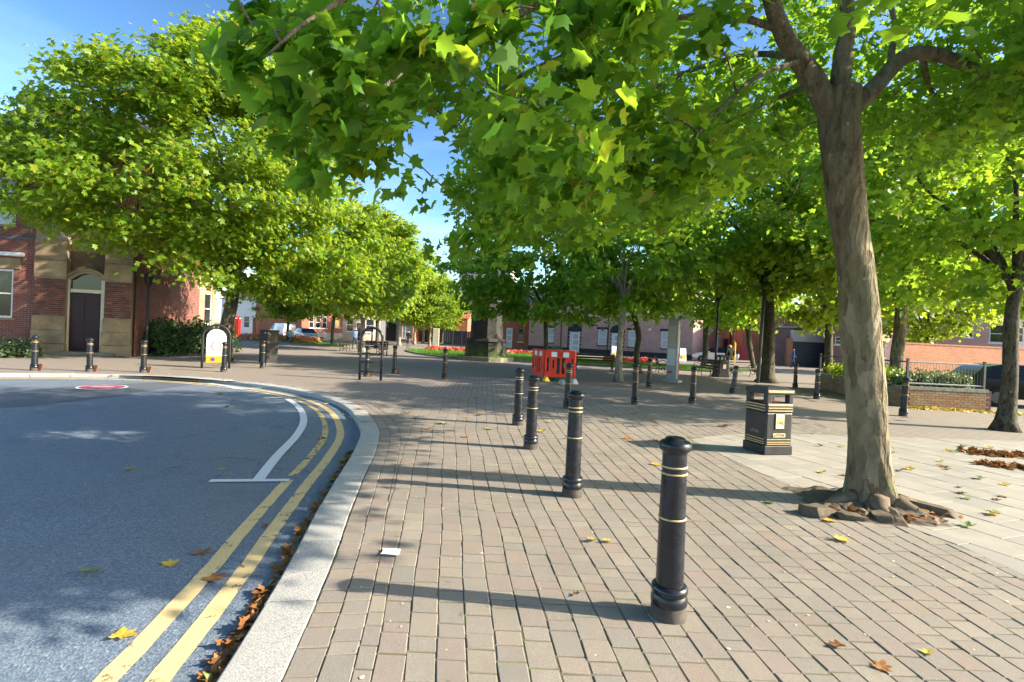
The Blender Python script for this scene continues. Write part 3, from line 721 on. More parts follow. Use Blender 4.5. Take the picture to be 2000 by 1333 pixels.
# ---- the front plane tree
def front_tree():
    B = P(1703, 985); D = B.y; rng = np.random.default_rng(21); pr = random.Random(21)
    root = empty('plane_tree', B, 0, 'big plane tree with mottled trunk and heaved roots beside the litter bin', 'tree', 'plane trees of the square')
    def L(px, py, d=D): return PD(px, py, d)-B
    w = lambda px, d=D: px*d/F/2
    m = MB()
    prof = [(1704, 1004, 140), (1702, 985, 118), (1700, 955, 104), (1699, 915, 93), (1697, 860, 87), (1692, 790, 85), (1686, 710, 84), (1680, 630, 84), (1674, 560, 83), (1665, 480, 82), (1654, 400, 83), (1646, 330, 84), (1640, 270, 86), (1640, 215, 92), (1642, 180, 96)]
    pts = [L(a, b) for a, b, c in prof]; rad = [w(c) for a, b, c in prof]
    p2 = catmull([(*p, ) for p in pts], 4); rr = [.80*r for r in np.interp(np.linspace(0, len(prof)-1, len(p2)), range(len(prof)), rad)]
    vs = []; seg = 28; fs = []
    ph = [pr.uniform(0, 6.28) for _ in range(6)]
    for i, (p, r) in enumerate(zip(p2, rr)):
        z = p.z
        for k in range(seg):
            t = 2*math.pi*k/seg
            but = math.exp(-max(0, z)/.35)*(.22*max(0, math.sin(5*t+ph[0]))+.1*math.sin(3*t+ph[1]))
            lum = .035*math.sin(2*t+3.1*z+ph[2])+.03*math.sin(3*t-5*z+ph[3])+.02*math.sin(6*t+9*z+ph[4])+pr.uniform(-.012, .012)
            ridge = -.05*max(0, 1-abs(((t+.25*math.sin(1.3*z)+ph[5]) % 6.283)-3.1)/.22)
            q = r*(1+but+lum+ridge); vs.append((p.x+q*math.cos(t), p.y+q*math.sin(t), p.z))
    for i in range(len(p2)-1):
        for k in range(seg): k2 = (k+1) % seg; fs.append((i*seg+k, i*seg+k2, (i+1)*seg+k2, (i+1)*seg+k))
    m.add(vs, fs); samples = []
    def limb(path, w0, w1, seg=9, keep=True):
        pts = catmull([L(*p) for p in path], 6); n = len(pts)
        rads = [(w0+(w1-w0)*i/(n-1)) for i in range(n)]
        m.tube(pts, rads, seg, True, .05, pr)
        if keep: samples.extend(pts)
    limb([(1640, 250, 5.63), (1610, 195, 5.62), (1578, 140, 5.58), (1545, 95, 5.5), (1520, 45, 5.35), (1500, -20, 5.2), (1450, -170, 5.0), (1380, -400, 4.9)], .135, .05)
    limb([(1640, 240, 5.63), (1640, 180, 5.62), (1646, 110, 5.6), (1655, 50, 5.6), (1652, -30, 5.7), (1660, -200, 5.8), (1690, -480, 6)], .115, .045)
    limb([(1650, 240, 5.66), (1672, 205, 5.65), (1708, 172, 5.66), (1752, 122, 5.7), (1790, 104, 5.75), (1840, 110, 5.8), (1905, 135, 5.9), (2000, 172, 6.0), (2120, 170, 6.2), (2260, 110, 6.4)], .105, .04)
    limb([(1738, 138, 5.7), (1742, 100, 5.75), (1750, 55, 5.8), (1738, 5, 5.9), (1720, -120, 6.1)], .04, .02, 6)
    limb([(1500, -20, 5.2), (1400, -60, 4.9), (1250, -40, 4.5), (1064, 8, 4.1), (912, 76, 3.8), (816, 120, 3.6), (720, 200, 3.5), (660, 290, 3.4)], .045, .008, 6)
    limb([(1530, 60, 5.4), (1420, 30, 5.3), (1300, 40, 5.1), (1200, 72, 4.9), (1040, 136, 4.7), (930, 210, 4.7), (890, 250, 4.7)], .042, .007, 6)
    limb([(1560, 110, 5.55), (1450, 110, 6.2), (1300, 160, 6.9), (1150, 260, 7.5), (1000, 380, 8.0), (890, 460, 8.3)], .042, .007, 6)
    limb([(1590, 165, 5.6), (1500, 200, 6.8), (1380, 260, 7.9), (1250, 330, 8.8)], .035, .008, 6)
    limb([(1500, -60, 5.1), (1300, -150, 4.2), (1050, -120, 3.4), (800, -60, 3.0), (620, 30, 2.8), (520, 110, 2.8)], .04, .007, 6)
    limb([(1800, 108, 5.75), (1820, 180, 6.8), (1860, 220, 8.0), (1900, 260, 9.0)], .035, .008, 6)
    limb([(1560, 120, 5.5), (1480, 150, 5.0), (1400, 220, 4.6), (1330, 300, 4.4)], .03, .006, 6)
    low = [(410, -900), (405, -5), (455, 40), (470, 110), (470, 190), (500, 270), (540, 330), (630, 366), (700, 352), (740, 318), (785, 292), (822, 250), (845, 238), (862, 262), (866, 330), (868, 400), (885, 470), (930, 488), (1040, 500), (1200, 470), (1320, 500), (1420, 440), (1520, 360), (1600, 300), (1720, 320), (1850, 350), (2000, 380), (2400, 400), (2400, -900)]
    def inside(x, y):
        c = False; n = len(low)
        for i in range(n):
            (x1, y1), (x2, y2) = low[i], low[(i+1) % n]
            if (y1 > y) != (y2 > y) and x < (x2-x1)*(y-y1)/(y2-y1)+x1: c = not c
        return c
    cl = []; cr = []
    def zb(x, y): return max(2.65, .54*(x+2.1)) if y < 9.0 else 2.5
    tries = 0
    while len(cl) < 680 and tries < 200000:
        tries += 1
        x, y = rng.uniform(-4.2, 10.5), rng.uniform(1.9, 12.2)
        rho = math.hypot((x-3.3)/7.3, (y-6)/6.4)
        if rho > 1: continue
        b = zb(x, y); top = 2.6+7.4*math.sqrt(1-rho*rho)
        z = b+abs(rng.normal(0, 1.0)) if rng.random() < .62 else rng.uniform(b, max(b+.3, top))
        if z > top+.4: continue
        s = proj((x, y, z)); rpx = .36*F/s[2] if s else 0
        if s is None: continue
        if s[0] < 2100 and s[1] > -300 and not (inside(s[0], s[1]+rpx*1.25) and inside(s[0]-rpx*1.1, s[1]) and inside(s[0]+rpx*1.1, s[1]) and inside(s[0]-rpx*.8, s[1]+rpx*.8)): continue
        if s[2] < 2.4: continue
        # keep the fork and the upper trunk open to view
        if s[2] < 6.3 and 1480 < s[0] < 1760 and 60 < s[1] < 420: continue
        if s[2] < 4.2 and s[0] > 1280 and s[1] > -60: continue
        cl.append((x-B.x, y-B.y, z)); cr.append(rng.uniform(.36, .66))
    for _ in range(80):
        x, y, z = rng.uniform(2.0, 7.0), rng.uniform(7.2, 10.8), rng.uniform(4.4, 8.2); cl.append((x-B.x, y-B.y, z)); cr.append(rng.uniform(.4, .7))
    hang = []; hr = []
    # hanging sprays along the lower edge, each on a branch at its own distance
    for px, py, d in [(620, 60, 2.9), (690, 130, 3.0), (760, 95, 3.1), (860, 100, 3.1), (560, 60, 3.0), (500, 40, 3.2), (640, 230, 3.3), (560, 280, 3.6), (690, 325, 3.7), (620, 330, 3.8), (740, 260, 3.6), (910, 470, 6.6), (960, 460, 6.5), (1040, 470, 6.6), (1130, 450, 6.6), (1220, 290, 4.2), (1240, 340, 4.4), (1290, 420, 6.0), (1120, 40, 3.2), (960, 40, 3.2), (1230, 20, 3.0), (1150, 150, 4.0), (1040, 250, 5.0), (960, 330, 5.6), (900, 380, 6.0), (1400, 60, 4.6), (1450, 330, 6.8), (1380, 380, 7.2), (540, 180, 3.1), (480, 95, 3.1)]:
        for _ in range(2 if px > 780 else 1):
            q = PD(px+rng.uniform(-14, 14), py+rng.uniform(-14, 10), d)-B; hang.append(tuple(q)); hr.append(.05*d+.04)
    grow_twigs(m, samples, cl+hang, pr, .009, .004, .12)
    m.build('trunk', M['bark'], root, smooth=True)
    pos, nr, di, sz = spray_leaves(cl, cr, 88, .112, (3.0-B.x, 6-B.y, 2.0), rng, .62, .6, .35, .62)
    keep = []
    for p in pos:
        s = proj((p[0]+B.x, p[1]+B.y, p[2]))
        keep.append(s is not None and s[2] > 1.9 and (s[0] > 2150 or s[1] < -350 or inside(s[0]+pr.uniform(-14, 14), s[1]+pr.uniform(-6, 22))))
    keep = np.array(keep); pos, nr, di, sz = pos[keep], nr[keep], di[keep], sz[keep]
    few = [tuple(PD(px, py, d)-B) for px, py, d in ((800, 340, 5.4), (775, 372, 5.5), (825, 392, 5.6), (850, 350, 5.6), (884, 462, 6.2), (852, 482, 6.4), (905, 478, 6.5))]
    hang += []
    fe = spray_leaves(few, [.15]*len(few), 7, .15, (3.0-B.x, 6-B.y, 2.0), rng, .8, .6, .35, .62)
    h = spray_leaves(hang, hr, 34, .125, (3.0-B.x, 6-B.y, 2.0), rng, .8, .6, .35, .62)
    pos, nr, di, sz = (np.concatenate(k) for k in zip((pos, nr, di, sz), h, fe))
    near = (pos[:, 1]+B.y) < 4.9; A1, F1 = leaf_arrays(pos[near], nr[near], di[near], sz[near]*1.08, LEAF_BIG); A2, F2 = leaf_arrays(pos[~near], nr[~near], di[~near], sz[~near], LEAF_MID)
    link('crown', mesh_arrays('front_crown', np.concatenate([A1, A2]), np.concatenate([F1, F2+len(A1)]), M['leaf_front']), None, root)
    # surface roots
    for a, ln, r in ((math.radians(195), .55, .10), (math.radians(250), .42, .11), (math.radians(300), .40, .10), (math.radians(340), .5, .08)):
        q = MB(); d = Vector((math.cos(a), math.sin(a), 0)); s = Vector((-d.y, d.x, 0)); path = [d*(.22+ln*t)+s*(.10*math.sin(4*t+a)*t)+Vector((0, 0, .08*(1-t)**1.4-.045*t)) for t in np.linspace(0, 1, 8)]
        q.tube(path, [r*(1-.62*t) for t in np.linspace(0, 1, 8)], 8, True, .14, pr); q.build('root', M['root'], root, smooth=True)
    # broken tarmac heaved up around the foot
    from mathutils import noise as mn
    mound = MB(); rings = 18; seg = 64; vs = []; fs = []
    for i in range(rings):
        t = i/(rings-1)
        for k in range(seg):
            a = 2*math.pi*k/seg; ed = 1+.22*mn.noise(Vector((math.cos(a)*1.6, math.sin(a)*1.6, 3)))+.14*mn.noise(Vector((math.cos(a)*4, math.sin(a)*4, 7))); R = (.12+.52*t)*(1+(ed-1)*t)*(1.25 if math.cos(a-3.4) > .4 and t > .5 else 1)
            q = Vector((R*math.cos(a), R*math.sin(a), 0)); n1 = mn.noise(q*5)+.6*mn.noise(q*11)+.4*mn.noise(q*23); crk = abs(mn.noise(q*4+Vector((9, 2, 0))))
            z = (.10*(1-t)**.6+.045*n1)*(1-t**4)-(.05*max(0, 1-crk/.07))*(1-t)-.012*t+.004
            vs.append((q.x, q.y, z))
    for i in range(rings-1):
        for k in range(seg): k2 = (k+1) % seg; fs.append((i*seg+k, (i+1)*seg+k, (i+1)*seg+k2, i*seg+k2))
    mound.add(vs, fs)
    tag(mound.build('tarmac_mound', M['tar'], None, B, None, False), 'cracked tarmac heaved up around the foot of the front plane tree', 'tarmac')
    for px, py, sx, sy, sz_, rz, tl, lb in ((1598, 1004, .34, .24, .13, .4, .25, 'brown lump of broken tarmac left of the plane tree foot'), (1722, 1016, .24, .18, .11, 1.1, .1, 'rounded lump of tarmac in front of the plane tree foot'), (1815, 1000, .46, .22, .13, -.55, .22, 'long tilted slab of broken tarmac right of the plane tree foot'), (1662, 1014, .26, .13, .08, -.2, .1, 'flat strip of broken tarmac before the plane tree foot'), (1768, 992, .32, .10, .07, -.5, .3, 'thin plank of heaved tarmac against the plane tree trunk')):
        c = P(px, py); q = MB(); bm = bmesh.new(); bmesh.ops.create_icosphere(bm, subdivisions=2, radius=.5)
        for v in bm.verts:
            n = 1+pr.uniform(-.2, .14); v.co = Vector((math.copysign(abs(v.co.x*2)**.4/2, v.co.x)*sx*n, math.copysign(abs(v.co.y*2)**.4/2, v.co.y)*sy*n, math.copysign(abs(v.co.z*2)**.4/2, v.co.z)*sz_*n))
        me = bpy.data.meshes.new('tarmac_chunk'); bm.to_mesh(me); bm.free()
        tag(link('tarmac_chunk', me, M['tar'], None, (c.x, c.y, .018), (0, tl*.5, rz)), lb, 'tarmac', 'broken tarmac chunks')
    return root
front_tree()

# ---- the other trees
def tree_at(root, loc, rz=0, sc=1.0, label=None, group='plane trees of the square'):
    root.location = loc; root.rotation_euler = (0, 0, rz); root.scale = (sc, sc, sc); tag(root, label, 'tree', group); return root
# large sunlit tree on the left
b = P(437, 704)
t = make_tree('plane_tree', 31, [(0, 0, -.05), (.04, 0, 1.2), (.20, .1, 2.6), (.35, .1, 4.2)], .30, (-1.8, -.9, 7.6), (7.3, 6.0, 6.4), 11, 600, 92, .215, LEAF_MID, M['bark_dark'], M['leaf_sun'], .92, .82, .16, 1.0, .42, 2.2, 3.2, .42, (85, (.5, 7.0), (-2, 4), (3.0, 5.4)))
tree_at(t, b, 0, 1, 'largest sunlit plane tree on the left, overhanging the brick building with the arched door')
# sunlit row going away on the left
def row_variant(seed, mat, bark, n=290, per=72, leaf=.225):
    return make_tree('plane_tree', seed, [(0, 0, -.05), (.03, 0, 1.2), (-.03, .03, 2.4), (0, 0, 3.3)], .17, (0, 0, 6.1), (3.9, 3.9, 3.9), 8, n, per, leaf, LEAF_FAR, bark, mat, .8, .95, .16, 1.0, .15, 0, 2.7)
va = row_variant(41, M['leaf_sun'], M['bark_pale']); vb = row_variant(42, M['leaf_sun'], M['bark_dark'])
rows = [(706, 38, va, 0, 1.10, 'pale trunked sunlit plane tree directly behind the hoop stand'),
        (735, 46, vb, 1.1, 1.08, 'dark trunked sunlit plane tree just right of the hoop stand'),
        (778, 58, va, 2.2, 1.12, 'sunlit plane tree behind the benches, left of the woman in black'),
        (808, 66, va, 3.0, 1.02, 'leftmost of three thin pale trunks right of the woman in black'),
        (825, 74, va, .7, 1.0, 'middle one of three thin pale trunks right of the woman in black'),
        (838, 60, va, 4.4, .86, 'two toned thin trunk tree at the back edge of the left lawn'),
        (862, 84, vb, 5.2, .86, 'last sunlit tree of the row by the dark fence'),
        (648, 50, vb, 4.0, 1.0, 'sunlit plane tree in front of the scarlet brick building'),
        (598, 74, va, 5.0, 1.2, 'sunlit plane tree behind the silver blue car'),
        (888, 98, va, 1.7, .8, 'farthest small tree just left of the stone pedestal'),
        (560, 52, vb, 2.9, .86, 'low bushy tree above the white van')]
used = set()
for px, Y, v, rz, sc, lb in rows:
    o = v if id(v) not in used else copy_tree(v); used.add(id(v))
    g = PD(px, 700, Y); tree_at(o, (g.x, Y, PZ), rz, sc, lb, 'sunlit trees in a row on the left')
# shaded trees on the right
def small_tree(seed, trunk, tr, cc, cr, n, per, leaf, bark, mat, lb, base, clus=.75, T=LEAF_FAR, limbs=8):
    t = make_tree('plane_tree', seed, trunk, tr, cc, cr, limbs, n, per, leaf, T, bark, mat, clus, .92, .16, 1.0, 0, 0, 2.55); return tree_at(t, base, 0, 1, lb)
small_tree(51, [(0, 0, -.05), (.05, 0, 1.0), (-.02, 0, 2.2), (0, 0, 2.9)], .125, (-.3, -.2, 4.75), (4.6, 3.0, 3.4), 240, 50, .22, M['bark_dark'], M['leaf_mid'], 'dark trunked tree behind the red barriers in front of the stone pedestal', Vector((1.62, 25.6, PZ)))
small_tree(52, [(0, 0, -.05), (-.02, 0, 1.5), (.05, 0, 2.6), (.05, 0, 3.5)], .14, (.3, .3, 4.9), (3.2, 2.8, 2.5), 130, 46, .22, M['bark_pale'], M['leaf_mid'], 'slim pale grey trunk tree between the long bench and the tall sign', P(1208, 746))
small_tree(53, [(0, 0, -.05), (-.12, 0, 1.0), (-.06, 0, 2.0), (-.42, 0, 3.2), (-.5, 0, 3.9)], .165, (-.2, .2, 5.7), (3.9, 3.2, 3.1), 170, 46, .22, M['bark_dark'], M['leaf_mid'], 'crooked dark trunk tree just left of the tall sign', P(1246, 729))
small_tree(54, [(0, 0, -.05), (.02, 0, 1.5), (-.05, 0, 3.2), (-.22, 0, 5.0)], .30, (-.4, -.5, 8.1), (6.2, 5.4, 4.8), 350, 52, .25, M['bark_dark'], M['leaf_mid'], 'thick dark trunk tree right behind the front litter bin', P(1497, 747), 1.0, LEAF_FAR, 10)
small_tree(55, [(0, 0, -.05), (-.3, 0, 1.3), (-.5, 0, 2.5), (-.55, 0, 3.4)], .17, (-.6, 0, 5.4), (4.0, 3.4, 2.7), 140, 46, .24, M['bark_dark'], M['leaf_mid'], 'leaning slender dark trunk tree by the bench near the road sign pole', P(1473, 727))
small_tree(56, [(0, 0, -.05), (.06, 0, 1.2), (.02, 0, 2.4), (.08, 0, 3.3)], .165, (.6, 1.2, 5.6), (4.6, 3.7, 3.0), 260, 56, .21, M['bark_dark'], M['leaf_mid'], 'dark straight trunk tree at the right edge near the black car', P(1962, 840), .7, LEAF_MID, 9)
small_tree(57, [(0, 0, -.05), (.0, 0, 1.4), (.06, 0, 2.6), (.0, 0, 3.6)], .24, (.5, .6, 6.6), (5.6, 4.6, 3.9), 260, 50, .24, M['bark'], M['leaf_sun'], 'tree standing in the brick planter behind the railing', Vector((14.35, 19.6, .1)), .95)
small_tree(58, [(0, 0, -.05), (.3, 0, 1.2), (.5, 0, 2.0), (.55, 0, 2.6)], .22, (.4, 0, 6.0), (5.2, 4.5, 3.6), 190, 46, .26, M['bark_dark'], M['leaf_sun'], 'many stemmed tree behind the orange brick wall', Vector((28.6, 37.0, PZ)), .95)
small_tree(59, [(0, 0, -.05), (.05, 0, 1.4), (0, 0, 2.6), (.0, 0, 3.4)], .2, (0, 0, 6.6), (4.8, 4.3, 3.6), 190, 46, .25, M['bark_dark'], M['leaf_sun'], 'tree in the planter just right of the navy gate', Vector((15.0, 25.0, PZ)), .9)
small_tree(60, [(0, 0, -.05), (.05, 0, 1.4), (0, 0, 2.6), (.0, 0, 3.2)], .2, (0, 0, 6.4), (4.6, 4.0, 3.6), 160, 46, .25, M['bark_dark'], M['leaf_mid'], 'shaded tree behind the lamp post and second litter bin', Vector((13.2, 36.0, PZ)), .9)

# ------------------------------------------------------------------ buildings
def facade_mesh(W, Hh, ops, depth=.14):
    """front wall at y=0 facing -y, from x=0..W, with real openings and reveals"""
    xs = sorted({0.0, W}|{a for o in ops for a in o[:2]}); zs = sorted({0.0, Hh}|{a for o in ops for a in o[2:4]})
    m = MB()
    for x0, x1 in zip(xs, xs[1:]):
        for z0, z1 in zip(zs, zs[1:]):
            cx, cz = (x0+x1)/2, (z0+z1)/2
            if any(o[0] < cx < o[1] and o[2] < cz < o[3] for o in ops): continue
            m.add([(x0, 0, z0), (x1, 0, z0), (x1, 0, z1), (x0, 0, z1)], [(0, 1, 2, 3)])
    for x0, x1, z0, z1 in [o[:4] for o in ops]:
        m.add([(x0, 0, z0), (x1, 0, z0), (x1, 0, z1), (x0, 0, z1), (x0, depth, z0), (x1, depth, z0), (x1, depth, z1), (x0, depth, z1)], [(0, 4, 5, 1), (1, 5, 6, 2), (2, 6, 7, 3), (3, 7, 4, 0)])
    return m
def add_window(root, x0, x1, z0, z1, frame=.07, glass='glass', depth=.12, bars=1, sill='white', mat='white', vbars=0):
    w, h = x1-x0, z1-z0; m = MB(); y = depth-.04
    m.box((x0+frame/2, y, z0+h/2), (frame, .05, h)); m.box((x1-frame/2, y, z0+h/2), (frame, .05, h))
    m.box((x0+w/2, y-.002, z0+frame/2), (w-2*frame, .05, frame)); m.box((x0+w/2, y-.002, z1-frame/2), (w-2*frame, .05, frame))
    for k in range(bars): m.box((x0+w/2, y-.004, z0+h*(k+1)/(bars+1)), (w-2*frame, .05, frame*.7))
    for k in range(vbars): m.box((x0+w*(k+1)/(vbars+1), y-.006, z0+h/2), (frame*.5, .04, h-2*frame))
    wnd = m.build('window', M[mat], root)
    for k in range(bars+1):
        za = z0+frame+(h-2*frame)*k/(bars+1); zc = z0+frame+(h-2*frame)*(k+1)/(bars+1)
        box_part('pane', M[glass], wnd, (x0+w/2, y+.012, (za+zc)/2), (w-2*frame-.004, .012, zc-za-.004))
    if sill: box_part('sill', M[sill], wnd, (x0+w/2, .02, z0-.05), (w+.16, .24, .1))
    return wnd
def shell(root, W, D, Hh, mat, roof='slate', pitch=2.2, over=.25, ridge_x=True):
    m = MB(); m.add([(0, .02, 0), (W, .02, 0), (W, D, 0), (0, D, 0), (0, .02, Hh), (W, .02, Hh), (W, D, Hh), (0, D, Hh)], [(1, 2, 6, 5), (2, 3, 7, 6), (3, 0, 4, 7)])
    if pitch > 0:
        m.add([(0, .02, Hh), (0, D, Hh), (0, D/2, Hh+pitch)], [(0, 2, 1)]); m.add([(W, .02, Hh), (W, D, Hh), (W, D/2, Hh+pitch)], [(0, 1, 2)])
    o = m.build('side_walls', mat, root)
    r = MB()
    if pitch > 0:
        r.add([(-over, -over, Hh-.1), (W+over, -over, Hh-.1), (W+over, D/2, Hh+pitch+.05), (-over, D/2, Hh+pitch+.05), (W+over, D+over, Hh-.1), (-over, D+over, Hh-.1), (-over, -over, Hh-.22), (W+over, -over, Hh-.22), (W+over, D/2, Hh+pitch-.07), (-over, D/2, Hh+pitch-.07)], [(0, 1, 2, 3), (3, 2, 4, 5), (6, 9, 8, 7), (0, 6, 7, 1), (0, 3, 9, 6), (1, 7, 8, 2)])
    else: r.box((W/2, D/2, Hh+.08), (W+.3, D+.3, .16))
    r.build('roof', M[roof], root)
def building(name, A, Bp, D, Hh, wall, label, windows=(), doors=(), roof='slate', pitch=2.2, plinth=None, group=None, cat='building', extra=()):
    A = Vector(A); Bp = Vector(Bp); W = (Bp-A).length; rz = math.atan2(Bp.y-A.y, Bp.x-A.x)
    root = empty(name, (A.x, A.y, PZ), rz, label, cat, group)
    ops = [(w[0], w[1], w[2], w[3]) for w in windows]+[(d[0], d[1], 0.0, d[2]) for d in doors]+list(extra)
    facade_mesh(W, Hh, ops).build('wall', M[wall], root); shell(root, W, D, Hh, M[wall], roof, pitch)
    for w in windows: add_window(root, *w[:4], **(w[4] if len(w) > 4 else {}))
    for d in doors:
        x0, x1, z1 = d[:3]; kw = d[3] if len(d) > 3 else {}
        dd = MB(); dd.box(((x0+x1)/2, .10, z1/2), (x1-x0-.16, .05, z1-.08)); do = dd.build('door', M[kw.get('mat', 'white')], root)
        f = MB(); f.box((x0+.04, .09, z1/2), (.08, .1, z1)); f.box((x1-.04, .09, z1/2), (.08, .1, z1)); f.box(((x0+x1)/2, .09, z1-.04), (x1-x0-.16, .1, .08)); f.build('door_frame', M[kw.get('frame', 'white')], root)
        for k, (a, b_) in enumerate(((.12, .32), (.38, .6), (.66, .9))): box_part('door_panel', M[kw.get('panel', 'glass_blind')], do, ((x0+x1)/2, .07, z1*(a+b_)/2), ((x1-x0)*.55, .014, z1*(b_-a)*.9))
    if plinth:
        cuts = sorted([(d[0], d[1]) for d in doors]); x = 0; pm = MB()
        for a, b_ in cuts+[(W, W)]:
            if a-x > .05: pm.box(((x+a)/2, -.02, plinth[1]/2), (a-x, .06, plinth[1]))
            x = b_
        pm.build('plinth', M[plinth[0]], root)
    return root, W
def fx(A, Bp, px):                      # distance along a facade where the sight line of a photo column crosses it
    A = Vector(A); Bp = Vector(Bp); d = ray(px, 660); t = (Bp-A).normalized()
    # solve A + t*s = d*k in plan
    det = t.x*(-d.y)-t.y*(-d.x); rx, ry = -A.x, -A.y
    return (rx*(-d.y)-ry*(-d.x))/det

# ---- left: brick building with the arched door
A, Bp = (-22.6, 21.35), (-16.45, 22.9)
W = (Vector(Bp)-Vector(A)).length; rz = math.atan2(Bp[1]-A[1], Bp[0]-A[0])
lb_root = empty('brick_building', (A[0], A[1], PZ), rz, 'old brick building with stone arched doorway on the left', 'building')
xd0, xd1 = fx(A, Bp, 128), fx(A, Bp, 203); xw = fx(A, Bp, 22); xp0 = fx(A, Bp, 66); xp1 = fx(A, Bp, 256)
zat = lambda py, px: H+(PD(px, py, 22.3).z-H)
wins = [(xw-1.15, xw, zat(620, 10), zat(527, 10)), (xw-1.15, xw, zat(443, 10), zat(352, 10))]
facade_mesh(xp0, 8.6, wins).build('wall', M['brick_red'], lb_root)
for w in wins: add_window(lb_root, *w, bars=1, glass='glass_blind' if w[2] > 3 else 'glass', sill='sandstone', frame=.08)
box_part('lintel', M['sandstone'], lb_root, (xw-.5, -.012, wins[0][3]+.24), (1.5, .05, .44)); box_part('ledge', M['white'], lb_root, (xw-.42, -.06, wins[0][3]+.62), (1.6, .14, .16), bevel=.03)
box_part('string_course', M['slate'], lb_root, (xp0/2, -.015, wins[1][2]-.5), (xp0, .05, .14))
bs = MB(); bs.box((xp0/2, -.03, .25), (xp0, .1, .5)); bs.build('plinth', M['sandstone'], lb_root)
# porch bay: two buttresses of brick between stone blocks, door between
m = MB(); DH = 3.1
m.box((xd0-.0+(xd1-xd0)/2, .45, 4.6), (xd1-xd0+.1, .5, 2.6)); m.build('porch_wall', M['sandstone'], lb_root)
bm_brick = MB(); bm_brick.box((0, 0, 0), (.222, .06, .076)); brick_me = bm_brick.mesh('brick')
brick_me.materials.append(M['brick_piece'])
for x0, x1 in ((xp0, xd0), (xd1, xp1)):
    cx, w = (x0+x1)/2, x1-x0
    q = MB(); q.box((cx, .2, 2.9), (w, .55, 5.8)); bt = q.build('buttress', M['mortar'], lb_root)
    n = int(w/.24)+1; bw = w/n
    for r in range(18):
        z = 1.62+.043+r*.086
        for k in range(n+(r % 2)):
            a0 = k*bw-(r % 2)*bw/2; a1 = a0+bw; a0, a1 = max(a0, 0), min(a1, w)
            if a1-a0 < .04: continue
            o = link('brick', brick_me, None, bt, (x0+(a0+a1)/2, -.075, z)); o.scale = ((a1-a0-.012)/.222, 1, 1)
    for j, (z0, z1, pr_) in enumerate(((0, .45, .16), (.45, 1.02, .11), (1.02, 1.60, .07), (3.2, 3.95, .05), (3.95, 4.8, .04))):
        sb = MB(); sb.box((cx, -.075-pr_/2+.02, (z0+z1)/2), (w+pr_*.8, .06+pr_, z1-z0-.012)); sb.build('stone_block', M['sandstone'], bt, bevel=.015)
# door, transom light and pointed hood
dm = MB(); dw = xd1-xd0; cx = (xd0+xd1)/2
dr = box_part('door', M['plum_door'], lb_root, (cx-.02, .12, 1.32), (dw-.18, .06, 2.6))
for k in range(2):
    for (a, b_) in ((.25, 1.05), (1.2, 2.45)): box_part('door_panel', M['plum_door'], dr, (cx-.02+(k-.5)*dw*.40, .08, (a+b_)/2), (dw*.30, .03, b_-a), bevel=.01)
fr = MB()
fr.box((xd1-.09, .07, 1.7), (.15, .14, 3.4)); fr.box((xd0+.035, .09, 1.7), (.06, .1, 3.4)); fr.box((cx, .07, 2.72), (dw-.22, .13, .14))
fr.build('door_frame', M['cream'], lb_root)
arch = [(-.5, .0), (-.5, .52), (-.28, .76), (0, .88), (.28, .76), (.5, .52), (.5, 0)]
tl = MB(); pts = [(cx+x*(dw-.2), .15, 2.79+z*.82) for x, z in arch]; tl.add(pts, [tuple(range(7))]); tl.build('transom_light', M['glass'], lb_root)
hd = MB()
for off, dep, rr in ((.0, -.02, .075), (.10, -.07, .07)):
    pth = [(cx+x*(dw-.16+off*2), .06+dep, 2.79+z*.85+off) for x, z in arch[1:-1]]; hd.tube(catmull(pth, 4), rr, 6)
hd.build('hood_mould', M['sandstone'], lb_root)
arc2 = MB(); tp = [(cx+x*dw*1.02, .20, 2.79+z*.9) for x, z in arch[1:-1]]
vs = tp+[(p[0], .20, 4.4) for p in tp]; arc2.add(vs, [(i, i+1, 5+i+1, 5+i) for i in range(4)]); arc2.build('arch_spandrel', M['sandstone'], lb_root)
box_part('door_step', M['stone_step'], lb_root, (cx+.1, -.16, .07), (dw+.9, .5, .14), bevel=.02)
up = MB(); up.add([(xp0, .12, 5.8), (xp1, .12, 5.8), (xp1, .12, 8.6), (xp0, .12, 8.6)], [(0, 1, 2, 3)]); up.build('upper_wall', M['brick_red'], lb_root)
shell(lb_root, W, 9, 8.6, M['brick_red'], 'slate', 3.2)
# sunlit wing going back along the hedge
Aw = (-17.8, 24.3); Bw = (-18.7, 33.0)
wr, Ww = building('brick_wing', Aw, Bw, 6.0, 6.4, 'brick_peach', 'sunlit brick wing with white windows behind the hedge on the left', [(4.6, 5.6, 1.5, 3.4), (7.4, 8.4, 1.5, 3.4), (4.6, 5.6, 4.3, 5.7), (7.4, 8.4, 4.3, 5.7)], (), 'slate', 2.4)
box_part('string_course', M['beige'], wr, (Ww/2, -.02, 3.65), (Ww, .06, .14))

